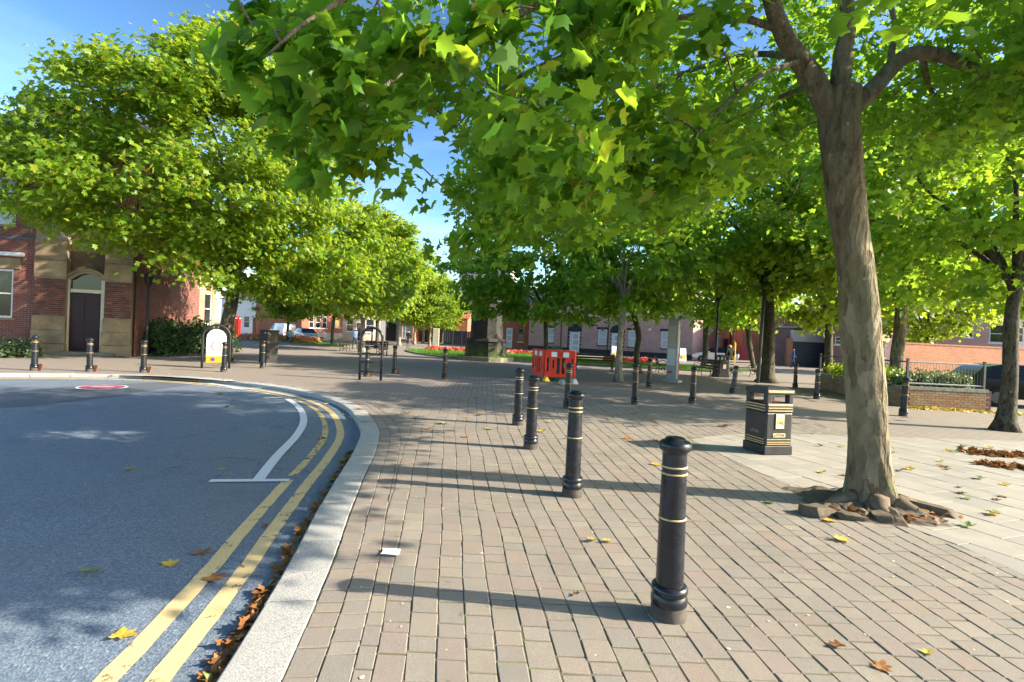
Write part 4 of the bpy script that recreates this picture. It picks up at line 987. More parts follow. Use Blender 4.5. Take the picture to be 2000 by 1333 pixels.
# ---- far left of the square
def far_building(name, px0, px1, Y0, Y1, Hh, D, wall, label, **kw):
    a = PD(px0, 660, Y0); c = PD(px1, 660, Y1); return building(name, (a.x, a.y), (c.x, c.y), D, Hh, wall, label, **kw)
far_building('hall', 430, 500, 92, 90, 6.0, 10, 'white_matt', 'cream rendered hall behind the red telephone box', windows=[(1, 2.2, 1, 3), (3, 4.2, 1, 3), (4.8, 6.0, 1, 3)], roof='slate', pitch=1.5)
av = [(.9+k*1.15, 1.75+k*1.15, 1.5, 4.6, dict(sill='beige', bars=2)) for k in range(3)]
far_building('red_brick_house', 588, 668, 70, 76, 8.5, 10, 'brick_scarlet', 'scarlet brick building with tall white windows behind the parked car', windows=[(1.2, 2.0, 1.5, 3.9, dict(bars=2)), (2.3, 3.1, 1.5, 3.9, dict(bars=2)), (3.4, 4.2, 1.5, 3.9, dict(bars=2)), (5.6, 6.5, 1.7, 3.2), (1.2, 2.0, 5.2, 7.2), (2.3, 3.1, 5.2, 7.2), (3.4, 4.2, 5.2, 7.2)], plinth=('beige', .9), roof='slate')
far_building('stone_bank', 668, 742, 77, 80, 8.0, 10, 'beige', 'beige stone building behind the man in the blue shirt', windows=[(.6, 1.6, 1.2, 3.2), (3.4, 4.6, 1.2, 3.2), (.6, 1.6, 4.4, 6.2), (3.4, 4.6, 4.4, 6.2)], doors=[(2.0, 3.0, 2.6, dict(mat='black_matt', panel='glass'))], roof='slate')
far_building('grey_office', 742, 782, 80, 81, 7.0, 9, 'grey_render', 'grey building with a dark arched entrance behind the benches', windows=[(.4, 1.2, 3.6, 5.2), (1.9, 2.7, 3.6, 5.2)], doors=[(.9, 2.4, 2.9, dict(mat='black_matt', panel='black_matt', frame='black_matt'))])
far_building('shop', 782, 806, 80, 80, 6.0, 9, 'brick_scarlet', 'small shop with a wide glass front left of the woman in black', windows=[(.2, 1.65, .5, 2.6, dict(glass='glass_blind', vbars=2))])
far_building('low_shop_row', 806, 866, 88, 90, 3.3, 8, 'brick_orange', 'low orange brick shop row behind the thin trunks', windows=[(.4, 1.2, .6, 2.1), (2.9, 3.8, .6, 2.1)], doors=[(1.7, 2.5, 2.2, dict(mat='dark_red', panel='dark_red')), (4.1, 4.8, 2.2, dict(mat='beige'))], roof='terracotta', pitch=1.0)
# dark fence by the pedestal
fr_ = empty('board_fence', PD(866, 668, 76), 0, 'dark board fence with grey posts left of the stone pedestal', 'fence'); fr_.location.z = PZ
for k in range(14): box_part('board', M['fence_dark'], fr_, (k*.29+.14, 0, 1.0), (.27, .05, 2.0))
for k in range(4): box_part('post', M['steel'], fr_, (k*1.3+.05, -.08, 1.05), (.12, .1, 2.1))
rr_, _ = far_building('terrace_end', 880, 912, 84, 84, 4.2, 8, 'brick_scarlet', 'low red roofed building behind the dark fence', windows=[(.5, 1.3, 1.0, 2.4)], roof='terracotta', pitch=1.0)
# tower block
tw = empty('tower_block', PD(893, 640, 190), math.radians(-12), 'pale tower block with mauve bands rising behind the pedestal', 'building'); tw.location.z = PZ
box_part('wall', M['tower'], tw, (9, 8, 15), (18, 16, 30))
for k in range(9):
    box_part('band', M['tower_band'], tw, (9, 7.9, 3.6+k*3.1), (18.5, 16.6, 1.1))
    for j in range(6): box_part('window', M['glass'], tw, (1.7+j*2.9, -.05, 5.2+k*3.1), (1.9, .14, 1.25))

# ---- right: terrace of pinkish brick
A, Bp = (2.1, 67.2), (18.3, 53.4)
f_ = lambda px: fx(A, Bp, px)
wk = dict(glass='glass_blind', frame=.10, sill='plinth_black', bars=1)
wd = []
for c in (1074, 1176, 1236, 1301): x = f_(c); wd.append((x-.55, x+.55, 1.05, 2.85, wk))
for c in (1074, 1155, 1222, 1300): x = f_(c); wd.append((x-.55, x+.55, 4.3, 5.9, wk))
dd = [(f_(1123)-.62, f_(1123)+.62, 2.45), (f_(1206)-.62, f_(1206)+.62, 2.45)]
th, Wt = building('terrace_house', A, Bp, 9, 6.6, 'brick_pink', 'pinkish brick terrace with white sash windows and arched doors', windows=wd, doors=dd, roof='slate', pitch=2.6, plinth=('plinth_black', .55))
for w in wd[:4]: box_part('lintel', M['plinth_black'], th, ((w[0]+w[1])/2, -.02, w[3]+.14), (w[1]-w[0]+.3, .06, .24))
for d in dd:
    c = (d[0]+d[1])/2; q = MB(); n = 12; pts = []
    for k in range(n+1): a = math.pi*k/n; pts.append((c+.95*math.cos(a), 2.5+.95*math.sin(a)**.85))
    q.add([(x, -.05, z) for x, z in pts]+[(x, .0, z) for x, z in pts], [tuple(range(n, -1, -1))]+[(k, k+1, n+2+k, n+1+k) for k in range(n)]); q.build('door_arch', M['plinth_black'], th)
    for s in (-1, 1):
        for k in range(5): box_part('quoin', M['plinth_black'], th, (c+s*.80, -.025, .55+k*.42), (.20 if k % 2 else .12, .06, .2))
        box_part('pilaster', M['white'], th, (c+s*.63, -.03, 1.25), (.12, .1, 2.5))
for c in (1083, 1108, 1130, 1156): 
    x = f_(c); q = MB(); q.lathe([(.01, -.02), (.20, -.02), (.20, .02), (.12, .05)], 12); o = q.build('wall_boss', M['plinth_black'], th, (x, -.02, 3.35), (math.radians(90), 0, 0))
for c in (1096, 1110, 1188): x = f_(c); q = MB(); q.tube([(x, -.07, 0), (x, -.07, 6.4)], .05, 6); q.build('downpipe', M['plinth_black'], th)
box_part('alarm_box', M['white'], th, (f_(1269), -.08, 3.0), (.34, .12, .22), bevel=.03)
# red arcade left of the terrace
rb, _ = building('red_arcade', (-3.5, 72), (2.6, 69.5), 8, 6.2, 'brick_scarlet', 'red brick building with dark bays between the pedestal and the terrace', windows=[(.5, 1.1, .5, 3.0), (1.5, 2.1, .5, 3.0), (4.6, 5.4, .9, 2.7, dict(mat='beige')), (1.0, 2.0, 4.1, 5.5), (3.9, 5.1, 4.1, 5.5)], doors=[(2.9, 3.8, 2.7, dict(mat='white_matt'))], roof='slate')
# right of the terrace
a = PD(1362, 680, 60); c = PD(1424, 680, 57)
building('orange_house', (a.x, a.y), (c.x, c.y), 8, 5.6, 'brick_orange', 'orange brick house with white windows behind the white car', windows=[(.55, 1.5, .9, 2.75, dict(glass='glass_blind', sill='slate')), (1.9, 2.75, .9, 2.75, dict(glass='glass_blind', sill='slate')), (.55, 1.5, 3.7, 5.0), (1.9, 2.75, 3.7, 5.0)], doors=[(3.1, 3.75, 2.4, dict(mat='black_matt', panel='black_matt', frame='dark_red'))], roof='slate', plinth=('slate', .3))
a = PD(1424, 680, 58); c = PD(1450, 680, 52)
building('brick_gable', (a.x, a.y), (c.x, c.y), 6, 4.6, 'brick_scarlet', 'narrow red brick gable next to the orange house', windows=[(2.2, 2.9, 2.2, 3.4)], roof='slate')
a = PD(1450, 680, 53); c = PD(1546, 690, 50)
building('workshop', (a.x, a.y), (c.x, c.y), 7, 3.6, 'brick_purple', 'low purple grey workshop wall left of the navy gate', windows=[(.6, 1.6, 1.8, 2.6), (2.4, 2.9, 2.5, 3.0)], roof='grey_render', pitch=0)
gt = empty('gateway', PD(1545, 718, 49.5), math.radians(-6), 'wide navy roller gate under a pale fascia', 'gate'); gt.location.z = PZ
for k in range(12): box_part('slat', M['navy'], gt, (1.65, .02*(k % 2), .11+k*.19), (3.3, .05, .185))
box_part('fascia', M['grey_render'], gt, (1.6, .1, 2.85), (3.5, .4, 1.05)); 
for x in (-.25, 3.5): box_part('pier', M['brick_orange'] if x < 0 else M['brick_purple'], gt, (x, .1, 1.3), (.5, .45, 2.6))
a = PD(1612, 690, 48); c = PD(1700, 690, 46)
building('purple_brick_building', (a.x, a.y), (c.x, c.y), 8, 4.0, 'brick_purple', 'purple brick building right of the navy gate behind the front trunk', windows=[(.7, 1.9, 2.2, 2.9)], roof='slate', pitch=0)
a = PD(1700, 690, 47); c = PD(1800, 690, 52)
building('back_house', (a.x, a.y), (c.x, c.y), 8, 5.0, 'brick_pink', 'pinkish brick house behind the planter tree', windows=[(1.5, 2.6, 1.2, 2.8), (4.2, 5.3, 1.2, 2.8)], roof='slate')
a = PD(1822, 690, 50); c = PD(1945, 690, 47)
building('tall_brick_house', (a.x, a.y), (c.x, c.y), 9, 6.6, 'brick_pink', 'brick house with a blue sign behind the orange wall', windows=[(2.2, 2.8, 3.4, 4.9), (3.9, 4.9, 3.0, 4.6)], roof='slate')
a = PD(1945, 690, 50); c = PD(2090, 690, 48)
building('white_house', (a.x, a.y), (c.x, c.y), 9, 5.6, 'white_matt', 'white rendered house at the right edge behind the orange wall', windows=[(1.0, 2.0, 3.2, 4.6), (4, 5.2, 3.2, 4.6)], roof='slate')
# orange boundary wall
a = PD(1752, 690, 31.5); c = PD(2160, 700, 35)
bw_ = empty('boundary_wall', (a.x, a.y, PZ), math.atan2(c.y-a.y, c.x-a.x), 'orange brick boundary wall behind the planter and black car', 'wall')
Lw = (Vector((c.x, c.y))-Vector((a.x, a.y))).length
box_part('wall', M['brick_orange'], bw_, (Lw/2, 0, 1.12), (Lw, .3, 2.24))
for k in range(int(Lw/.46)): box_part('coping_stone', M['brick_orange'], bw_, (k*.46+.23, 0, 2.285), (.45, .36, .09))

# ---- planter with railing
pl = empty('brick_planter', (0, 0, PZ), 0, 'low brick planter with metal railing left of the black car', 'planter')
pA, pB, pC, pD = Vector((12.2, 16.2)), Vector((14.78, 16.2)), Vector((15.9, 22.4)), Vector((13.0, 22.4))
m = MB(); m.prism([pA+Vector((.04, .04)), pB+Vector((-.04, .04)), pC+Vector((-.04, -.04)), pD+Vector((.04, -.04))], 0, .55); m.build('core', M['mortar'], pl)
s_ = MB(); s_.prism([pA+Vector((.2, .2)), pB+Vector((-.2, .2)), pC+Vector((-.2, -.2)), pD+Vector((.2, -.2))], .5, .575); s_.build('soil', M['soil'], pl)
bk = MB(); bk.box((0, 0, 0), (.215, .10, .065)); bme = bk.mesh('planter_brick'); bme.materials.append(M['brick_buff'])
cpm = MB(); cpm.box((0, 0, 0), (.105, .215, .10)); cme = cpm.mesh('coping_brick'); cme.materials.append(M['coping'])
for p0, p1 in ((pA, pB), (pD, pA), (pB, pC)):
    d = (p1-p0); L_ = d.length; d.normalize(); nrm = Vector((-d.y, d.x)); rz = math.atan2(d.y, d.x)
    wl_ = None
    if p0 is pB: continue
    n = int(L_/.225)
    for r in range(7):
        for k in range(n+1):
            s = (k+.5)*.225-(.1125 if r % 2 else 0)
            if s < .1 or s > L_-.08: continue
            c_ = p0+d*s+nrm*.045; o = link('brick', bme, None, pl, (c_.x, c_.y, .037+r*.075), (0, 0, rz))
    for k in range(int(L_/.11)):
        c_ = p0+d*(.055+k*.11)+nrm*.09; o = link('coping_brick', cme, None, pl, (c_.x, c_.y, .60), (0, 0, rz))
box_part('side_wall', M['brick_purple'], pl, ((pB.x+pC.x)/2-.02, (pB.y+pC.y)/2, .3), (.12, (pC-pB).length, .6), math.atan2(pC.y-pB.y, pC.x-pB.x)-math.pi/2)
for c_ in (pA+Vector((.08, .1)), pB+Vector((-.12, .1)), pA.lerp(pD, .5)+Vector((.1, 0)), pD+Vector((.1, -.1))):
    q = MB(); q.box((c_.x, c_.y, 1.05), (.06, .06, .85)); q.box((c_.x, c_.y, 1.49), (.075, .075, .03)); q.build('railing_post', M['steel_dark'], pl)
def rail(p, q, z, r, mat): mm = MB(); mm.tube([(p.x, p.y, z), (q.x, q.y, z)], r, 6); mm.build('rail', mat, pl)
for z in (1.40, .74):
    rail(pA+Vector((.08, .1)), pB+Vector((-.12, .1)), z, .024, M['steel']); rail(pD+Vector((.1, -.1)), pA+Vector((.08, .1)), z, .024, M['steel_dark'])
for k in range(1, 24):
    c_ = (pA+Vector((.08, .1))).lerp(pB+Vector((-.12, .1)), k/24); mm = MB(); mm.tube([(c_.x, c_.y, .74), (c_.x, c_.y, 1.40)], .005, 4); mm.build('railing_bar', M['steel_dark'], pl)

# ------------------------------------------------------------------ low planting
def bush(name, loc, dims, n, leaf, mat, label, seed, cat='shrub', group=None, T=LEAF_LOW, stems=True):
    rng = np.random.default_rng(seed); root = empty(name, loc, 0, label, cat, group); dx, dy, dz = dims
    d = rng.normal(0, 1, (n, 3)); d /= np.linalg.norm(d, axis=1, keepdims=True); d[:, 2] = np.abs(d[:, 2])*1.0-.12*(rng.random(n) < .3)
    rad = rng.uniform(.55, 1.04, n)[:, None]; lump = (1+.13*np.sin(5*d[:, 0]+4*d[:, 1]+seed)+.1*np.sin(9*d[:, 1]-7*d[:, 2]))[:, None]
    sq = np.sign(d)*np.abs(d)**.6
    pos = sq*rad*lump*np.array([dx/2, dy/2, dz*.92]); pos[:, 2] = np.maximum(pos[:, 2], .03)
    nr = d*.8+rng.normal(0, .55, (n, 3)); di = rng.normal(0, 1, (n, 3))+np.array([0, 0, .4])
    link('foliage', leaf_mesh(name+'_foliage', pos, nr, di, leaf*rng.uniform(.6, 1.3, n), T, mat), None, root)
    m = MB(); pr = random.Random(seed)
    for k in range(5):
        e = (pr.uniform(-.3, .3)*dx, pr.uniform(-.3, .3)*dy, dz*.75); m.tube([(e[0]*.2, e[1]*.2, -.03), (e[0]*.6, e[1]*.6, dz*.35), e], [.02, .014, .006], 4)
    m.build('stem', M['bark_dark'], root); return root
# clipped hedge along the sunlit wing
hg = bush('hedge', Vector((-16.5, 26.7, PZ)), (2.1, 6.6, 1.78), 12000, .12, M['hedge'], 'dark clipped hedge between the arched doorway and the big left tree', 71, 'hedge')
for k, (px, w) in enumerate(((-10, 1.5), (35, 1.3))):
    g = P(px+8, 697); bush('ground_shrub', g, (w, .9, .72), 1300, .09, M['shrub'], ('low grey green shrub at the left picture edge under the window' if k == 0 else 'low grey green shrub beside the left stone buttress'), 80+k)
# planter shrubs
sh = [((12.75, 16.85), (1.1, .8, .55), 'shrub', 'shrub in the planter nearest the front corner of the railing'), ((13.55, 16.9), (1.1, .8, .62), 'shrub', 'white flecked shrub in the middle behind the planter railing'), ((14.25, 16.95), (.9, .8, .55), 'shrub', 'shrub with pale leaves at the right end of the planter'),
      ((13.0, 18.3), (1.2, 1.4, .62), 'leaf_sun', 'light green shrub in the planter behind the front trunk'), ((13.3, 20.2), (1.3, 1.6, .6), 'leaf_sun', 'light green shrub in the middle of the planter left side'), ((13.6, 21.6), (1.2, 1.2, .62), 'leaf_sun', 'light green shrub at the far left end of the planter'), ((14.6, 20.9), (1.6, 1.8, .7), 'hedge', 'dark shrub at the back of the planter')]
for k, ((x, y), d, mt, lb) in enumerate(sh): bush('shrub', (x, y, .55), d, 1100, .085, M[mt], lb, 90+k, group='shrubs in the brick planter')
g = PD(2010, 780, 17.0); bush('shrub', (g.x+.4, 15.2, PZ), (1.4, 1.0, .9), 900, .1, M['hedge'], 'dark shrub at the right picture edge under the black car', 99)

# ------------------------------------------------------------------ lawns and flower beds
def lawn(name, pts, label, seed, n):
    root = empty(name, (0, 0, 0)); tag(root, label, 'lawn', kind='structure')
    cv = resample(catmull([(x, y, 0) for x, y in pts+[pts[0]]], 8), .5)
    poly_sheet('turf', cv, .045, M['grass'], root)
    inn = offset(cv, .0); m = MB()
    L_ = len(cv); vs = []; out = offset(cv+[cv[0]], -.12)[:L_]
    if (out[0]-Vector((sum(p.x for p in cv)/L_, sum(p.y for p in cv)/L_, 0))).length < (cv[0]-Vector((sum(p.x for p in cv)/L_, sum(p.y for p in cv)/L_, 0))).length: out = offset(cv+[cv[0]], .12)[:L_]
    for k in range(L_):
        a, b_ = cv[k], cv[(k+1) % L_]; oa, ob = out[k], out[(k+1) % L_]
        q = MB(); c = [(a.x, a.y), (b_.x, b_.y), (ob.x, ob.y), (oa.x, oa.y)]
        if area(c) < 0: c.reverse()
        q.prism(c, -.03, .085); q.build('edging_stone', M['dark_kerb'], root)
    rng = np.random.default_rng(seed); xs = [p[0] for p in pts]; ys = [p[1] for p in pts]
    from mathutils.geometry import intersect_point_tri_2d
    px = np.array([[p.x, p.y] for p in cv]); P_ = []
    cand = np.stack([rng.uniform(min(xs), max(xs), n*2), rng.uniform(min(ys), max(ys), n*2)], 1)
    c = np.zeros(len(cand), bool)
    for i in range(L_):
        x1, y1 = px[i]; x2, y2 = px[(i+1) % L_]
        cond = ((y1 > cand[:, 1]) != (y2 > cand[:, 1])) & (cand[:, 0] < (x2-x1)*(cand[:, 1]-y1)/(y2-y1+1e-12)+x1); c ^= cond
    cand = cand[c]; N = len(cand); pos = np.concatenate([cand, np.full((N, 1), .04)], 1)
    nr = np.tile([0, 0, 1.0], (N, 1))+rng.normal(0, .35, (N, 3)); di = rng.normal(0, 1, (N, 3))
    tag(link('grass', leaf_mesh(name+'_grass', pos, nr, di, rng.uniform(.05, .11, N), BLADE, M['grass']), None, root), kind='stuff'); return root
lawn('lawn', [(-9.0, 45.5), (-7.9, 41), (-5.6, 36.4), (-3.2, 34.4), (1, 34.2), (4.2, 36), (6, 43), (2, 49), (-5, 51)], 'sunlit lawn with kerb around the stone pedestal', 3, 26000)
lawn('lawn', [(3.2, 33.2), (8, 32.4), (14, 32.0), (15.2, 35.2), (11, 39), (4.2, 41)], 'strip of lawn behind the long dark bench and tall sign', 4, 22000)
lawn('lawn', [(-20.5, 48.5), (-15.0, 46.5), (-15.6, 51), (-24, 57), (-30, 56)], 'green verge in front of the red telephone box', 5, 10000)
def flowers(name, loc, dims, n, mat, label, seed, size=.13):
    rng = np.random.default_rng(seed); dx, dy, dz = dims; root_pos = Vector(loc)
    pos = np.stack([rng.uniform(-dx/2, dx/2, n), rng.uniform(-dy/2, dy/2, n), np.zeros(n)], 1); pos[:, 2] = dz*np.sqrt(np.maximum(.05, 1-(2*np.abs(pos[:, 1])/dy)**2))*rng.uniform(.55, 1, n)
    nr = np.tile([0, -.5, .8], (n, 1))+rng.normal(0, .5, (n, 3))
    return tag(link(name, leaf_mesh(name, pos, nr, rng.normal(0, 1, (n, 3)), size*rng.uniform(.6, 1.3, n), LEAF_LOW, mat), None, None, root_pos), label, 'flowers', kind='stuff')
flowers('flower_bed', (-1.8, 47.5, .03), (11.5, 1.8, .30), 2000, M['flower_red'], 'bed of red flowers across the lawn behind the pedestal', 61, .2)
flowers('flower_bed', (8.6, 38.6, .03), (3.6, 1.2, .4), 900, M['flower_red'], 'bed of red and orange flowers behind the slim pale trunk', 62, .18)
flowers('flower_bed', (-23.4, 53, .03), (7.5, 2.4, .6), 2200, M['flower_orange'], 'bed of orange flowers in front of the telephone box', 63, .2)

# ------------------------------------------------------------------ street furniture
def text_mesh(s, size, mat, parent, loc, rot, name='lettering', align='CENTER'):
    cu = bpy.data.curves.new('t', 'FONT'); cu.body = s; cu.size = size; cu.align_x = align; cu.align_y = 'CENTER'; cu.extrude = .0012
    o = bpy.data.objects.new('t', cu); COL.objects.link(o); bpy.context.view_layer.update()
    me = bpy.data.meshes.new_from_object(o.evaluated_get(bpy.context.evaluated_depsgraph_get())); bpy.data.objects.remove(o); bpy.data.curves.remove(cu)
    me.name = name; me.materials.clear(); return link(name, me, mat, parent, loc, rot)

def make_bollard():
    r = empty('bollard')
    m = MB(); m.lathe([(.082, .0), (.081, .2), (.0775, .6), (.0715, .92), (.071, .985)], 28); m.build('post', M['black_paint'], r, smooth=True, auto=35)
    m = MB(); m.lathe([(.105, 0), (.104, .06), (.101, .085)], 28); m.build('footing', M['base_dirt'], r, smooth=True, auto=35)
    m = MB(); m.lathe([(.098, .08), (.106, .095), (.108, .12), (.102, .14), (.098, .148), (.106, .16), (.108, .178), (.102, .196), (.086, .205)], 28); m.build('base_ring', M['black_paint'], r, smooth=True, auto=50)
    m = MB(); m.lathe([(.070, .98), (.074, .992), (.088, 1.002), (.094, 1.014), (.096, 1.030), (.092, 1.046), (.080, 1.056), (.062, 1.063), (.058, 1.072), (.045, 1.079), (.02, 1.082), (.001, 1.083)], 28, cap=False); m.build('cap', M['black_paint'], r, smooth=True, auto=50)
    for z in (.60, .865, .905):
        rr = .0785-(z-.6)*.019+.0005; m = MB(); m.lathe([(rr-.003, z-.006), (rr+.002, z-.0045), (rr+.003, z), (rr+.002, z+.0045), (rr-.003, z+.006)], 28, cap=False); m.build('gold_band', M['gold'], r, smooth=True)
    return r
bol = make_bollard()
BOL = [(1305, 1203, 1.0, 0, 'nearest large black bollard in front of the plane tree'), (1117, 968, 1.02, 0, 'second nearest bollard, with a clean shadow to its left'), (1036, 876, 1.0, 0, 'third bollard of the line leading away from the camera'), (1011, 830, .98, 0, 'fourth bollard of the line, farthest from the camera'),
       (1108, 798, .99, 0, 'bollard standing in front of the red barriers'), (1240, 790, 1.0, 0, 'bollard in front of the crooked dark trunk'), (1267, 757, .98, 0, 'bollard between the slim pale trunk and the tall sign'), (1352, 788, .95, .02, 'bollard in front of the small bench right of the tall sign'),
       (1430, 768, .90, .11, 'leaning bollard left of the front litter bin'), (1553, 757, .93, 0, 'bollard seen directly behind the front litter bin'), (1595, 779, .93, 0, 'bollard at the far left end of the planter'), (1764, 812, .94, .02, 'bollard at the front corner of the brick planter'),
       (868, 740, 1.0, 0, 'lone bollard in front of the stone pedestal'), (770, 730, 1.0, 0, 'bollard just right of the hoop stand, with rusty flap'), (716, 735, 1.0, 0, 'bollard seen through the hoop stand, with rusty flap'), (513, 719, .98, 0, 'bollard in front of the black cabinet'),
       (437, 726, .93, 0, 'bollard at the right foot of the white zone sign'), (280, 727, .93, .015, 'bollard nearest the hedge on the left, with rusty flap'), (175, 725, .93, 0, 'bollard in front of the arched door, with rusty flap'), (67, 723, .95, 0, 'leftmost bollard, by the stone buttress, with rusty flap')]
for k, (px, py, sc, lean, lb) in enumerate(BOL):
    o = bol if k == 0 else copy_tree(bol); g = P(px, py); o.location = (g.x, g.y, PZ if g.y > 10 else -.006); o.scale = (1, 1, sc); o.rotation_euler = (RNG.uniform(-.014, .014), lean+RNG.uniform(-.012, .012), RNG.uniform(0, 6)); tag(o, lb, 'bollard', 'black bollards with gold bands')
    if 'rusty' in lb:
        c = g+Vector((.16, -.03, 0)); q = MB(); q.box((0, 0, .11), (.09, .02, .22)); f = q.build('socket_flap', M['rust'], o); f.matrix_parent_inverse = Matrix.Identity(4)
        a = o.rotation_euler.z; f.location = (.15*math.cos(-a), .15*math.sin(-a), 0); f.rotation_euler = (0, .25, -a)

def litter_bin(loc, rz, label, detail=True, sc=1.0):
    r = empty('litter_bin', loc, rz, label, 'bin', 'black litter bins'); r.scale = (sc, sc, sc); w = .48
    m = MB(); m.box((0, 0, .07), (w+.02, w+.02, .14)); m.build('skirt', M['bin'], r, bevel=.01)
    m = MB(); m.box((0, 0, .39), (w, w, .52)); m.build('body', M['bin'], r, bevel=.03)
    m = MB(); m.box((0, 0, .715), (w+.015, w+.015, .15)); m.build('collar', M['bin'], r, bevel=.03)
    h = MB(); t = .092
    for sx in (-1, 1):
        for sy in (-1, 1): h.box((sx*(w/2-t/2), sy*(w/2-t/2), .86), (t, t, .165))
    h.build('corner_post', M['bin'], r, bevel=.018)
    m = MB(); m.box((0, 0, .955), (w+.02, w+.02, .075)); m.box((0, 0, 1.012), (w-.02, w-.02, .042), 0, (.62, .62)); m.build('lid', M['bin'], r, bevel=.018)
    m = MB(); m.box((0, 0, .79), (w-.16, w-.16, .02)); m.build('inner_tray', M['rust'], r)
    if not detail:
        box_part('poster', M['cream'], r, (0, -w/2-.004, .5), (.14, .006, .2)); return r
    def bandset(z, mat):
        q = MB()
        for y in (-1, 1): q.box((0, y*(w/2+.009), z), (w-.05, .004, .014)); q.box((y*(w/2+.009), 0, z), (.004, w-.05, .014))
        q.build('gold_band', mat, r)
    for z in (.755, .715, .672): bandset(z, M['gold'])
    for z in (.235, .195, .165):
        q = MB()
        for y in (-1, 1): q.box((0, y*(w/2+.001), z), (w-.06, .006, .010)); q.box((y*(w/2+.001), 0, z), (.006, w-.06, .010))
        q.build('gold_band', M['gold'], r)
    q = MB(); q.box((0, -w/2-.011, .965), (w-.02, .004, .03)); q.build('gold_band', M['gold'], r)
    y = -w/2
    pf = box_part('poster_frame', M['black_matt'], r, (0, y-.004, .512), (.175, .012, .245), bevel=.01)
    ps = box_part('poster', M['cream'], r, (0, y-.011, .512), (.15, .006, .22), bevel=.008)
    for cx, cz, ww, hh, mt in ((-.03, .50, .045, .055, 'yellow'), (.025, .505, .04, .05, 'orange'), (.0, .485, .03, .03, 'dark_red'), (.045, .48, .02, .04, 'green_tarp'), (0, .555, .08, .012, 'yellow')):
        box_part('print', M[mt], ps, (cx, y-.0148, cz), (ww, .0016, hh), bevel=.004)
    box_part('name_plate', M['gold'], r, (0, y-.005, .298), (.225, .008, .062), bevel=.004)
    text_mesh('LITTER', .058, M['black_matt'], r, (0, y-.0095, .298), (math.radians(90), 0, 0))
    text_mesh('LITTER', .06, M['steel'], r, (-w/2-.003, 0, .33), (math.radians(90), 0, math.radians(-90)))
    return r
c0 = P(1493, 889.5); rz = math.radians(14)
cc = c0+Vector((math.cos(rz)*.24-math.sin(rz)*.24, math.sin(rz)*.24+math.cos(rz)*.24, 0))
litter_bin((cc.x, cc.y, 0), rz, 'large black litter bin with gold bands and poster on the flagstones')
g = P(1412, 737); litter_bin((g.x, g.y+.2, PZ), .1, 'small far litter bin beside the lamp post', False, 1.12)

# hoop stands
def hoop(path_w, Hh, r, n=16):
    R = path_w/2; pts = [(-R, 0, 0), (-R, 0, (Hh-R)*.5)]+[(R*math.cos(math.pi-math.pi*k/n), 0, Hh-R+R*math.sin(math.pi*k/n)) for k in range(n+1)]+[(R, 0, (Hh-R)*.5), (R, 0, 0)]
    m = MB(); m.tube(pts, r, 10); return m
g = P(723, 742); hs = empty('hoop_stand', (g.x, g.y, PZ), math.radians(4), 'black hoop stand with ladder rungs beside the road bend', 'stand')
hoop(.68, 1.70, .042).build('hoop', M['black_paint'], hs, smooth=True)
for z in (.27, .58, .86, 1.16): q = MB(); q.tube([(-.33, 0, z), (.33, 0, z)], .024, 8); q.build('rung', M['black_paint'], hs, smooth=True)
q = MB(); q.tube([(0, 0, 1.16), (0, 0, 1.68)], .026, 8); q.build('upright', M['black_paint'], hs, smooth=True)
g = P(421, 719); zs = empty('zone_sign', (g.x, g.y, PZ), math.radians(24), 'white pedestrian zone sign with red ring in a black hoop frame', 'sign')
hoop(.86, 1.55, .04).build('hoop', M['black_matt'], zs, smooth=True)
def arch_panel(w, z0, z1, y, t, name, mat, parent, n=14):
    R = w/2; pts = [(-R, z0), (R, z0)]+[(R*math.cos(math.pi*k/n), z1-R+R*math.sin(math.pi*k/n)) for k in range(n+1)]
    m = MB(); L_ = len(pts); m.add([(x, y, z) for x, z in pts]+[(x, y+t, z) for x, z in pts], [tuple(range(L_)), tuple(range(2*L_-1, L_-1, -1))]+[(k, L_+k, L_+(k+1) % L_, (k+1) % L_) for k in range(L_)]); return m.build(name, mat, parent)
arch_panel(.62, .20, 1.40, -.02, .03, 'panel', M['white'], zs)
box_part('bracket', M['black_matt'], zs, (0, 0, 1.46), (.05, .04, .1)); box_part('waiting_panel', M['orange'], zs, (0, -.027, .32), (.62, .012, .24))
box_part('divider', M['steel'], zs, (0, -.0245, 1.12), (.62, .008, .014))
text_mesh('ZONE', .13, M['steel_dark'], zs, (0, -.0225, 1.02), (math.radians(90), 0, 0))
def ring(parent, name, c, r0_, r1_, mat, y):
    m = MB(); n = 28; m.add([(c[0]+r*math.cos(2*math.pi*k/n), y, c[1]+r*math.sin(2*math.pi*k/n)) for r in (r0_, r1_) for k in range(n)], [(k, n+k, n+(k+1) % n, (k+1) % n) for k in range(n)]); return m.build(name, mat, parent)
ring(zs, 'ring', (0, .80), .135, .165, M['red'], -.0225); ring(zs, 'roundel', (-.10, .32), 0.0, .055, M['blue'], -.0345); ring(zs, 'roundel_ring', (-.10, .32), .053, .07, M['red'], -.0365)
for z in (1.30, 1.24, 1.19, .58, .53, .48): box_part('small_print', M['steel'], zs, (0, -.0225, z), (.30 if z < 1 else .22, .003, .012))

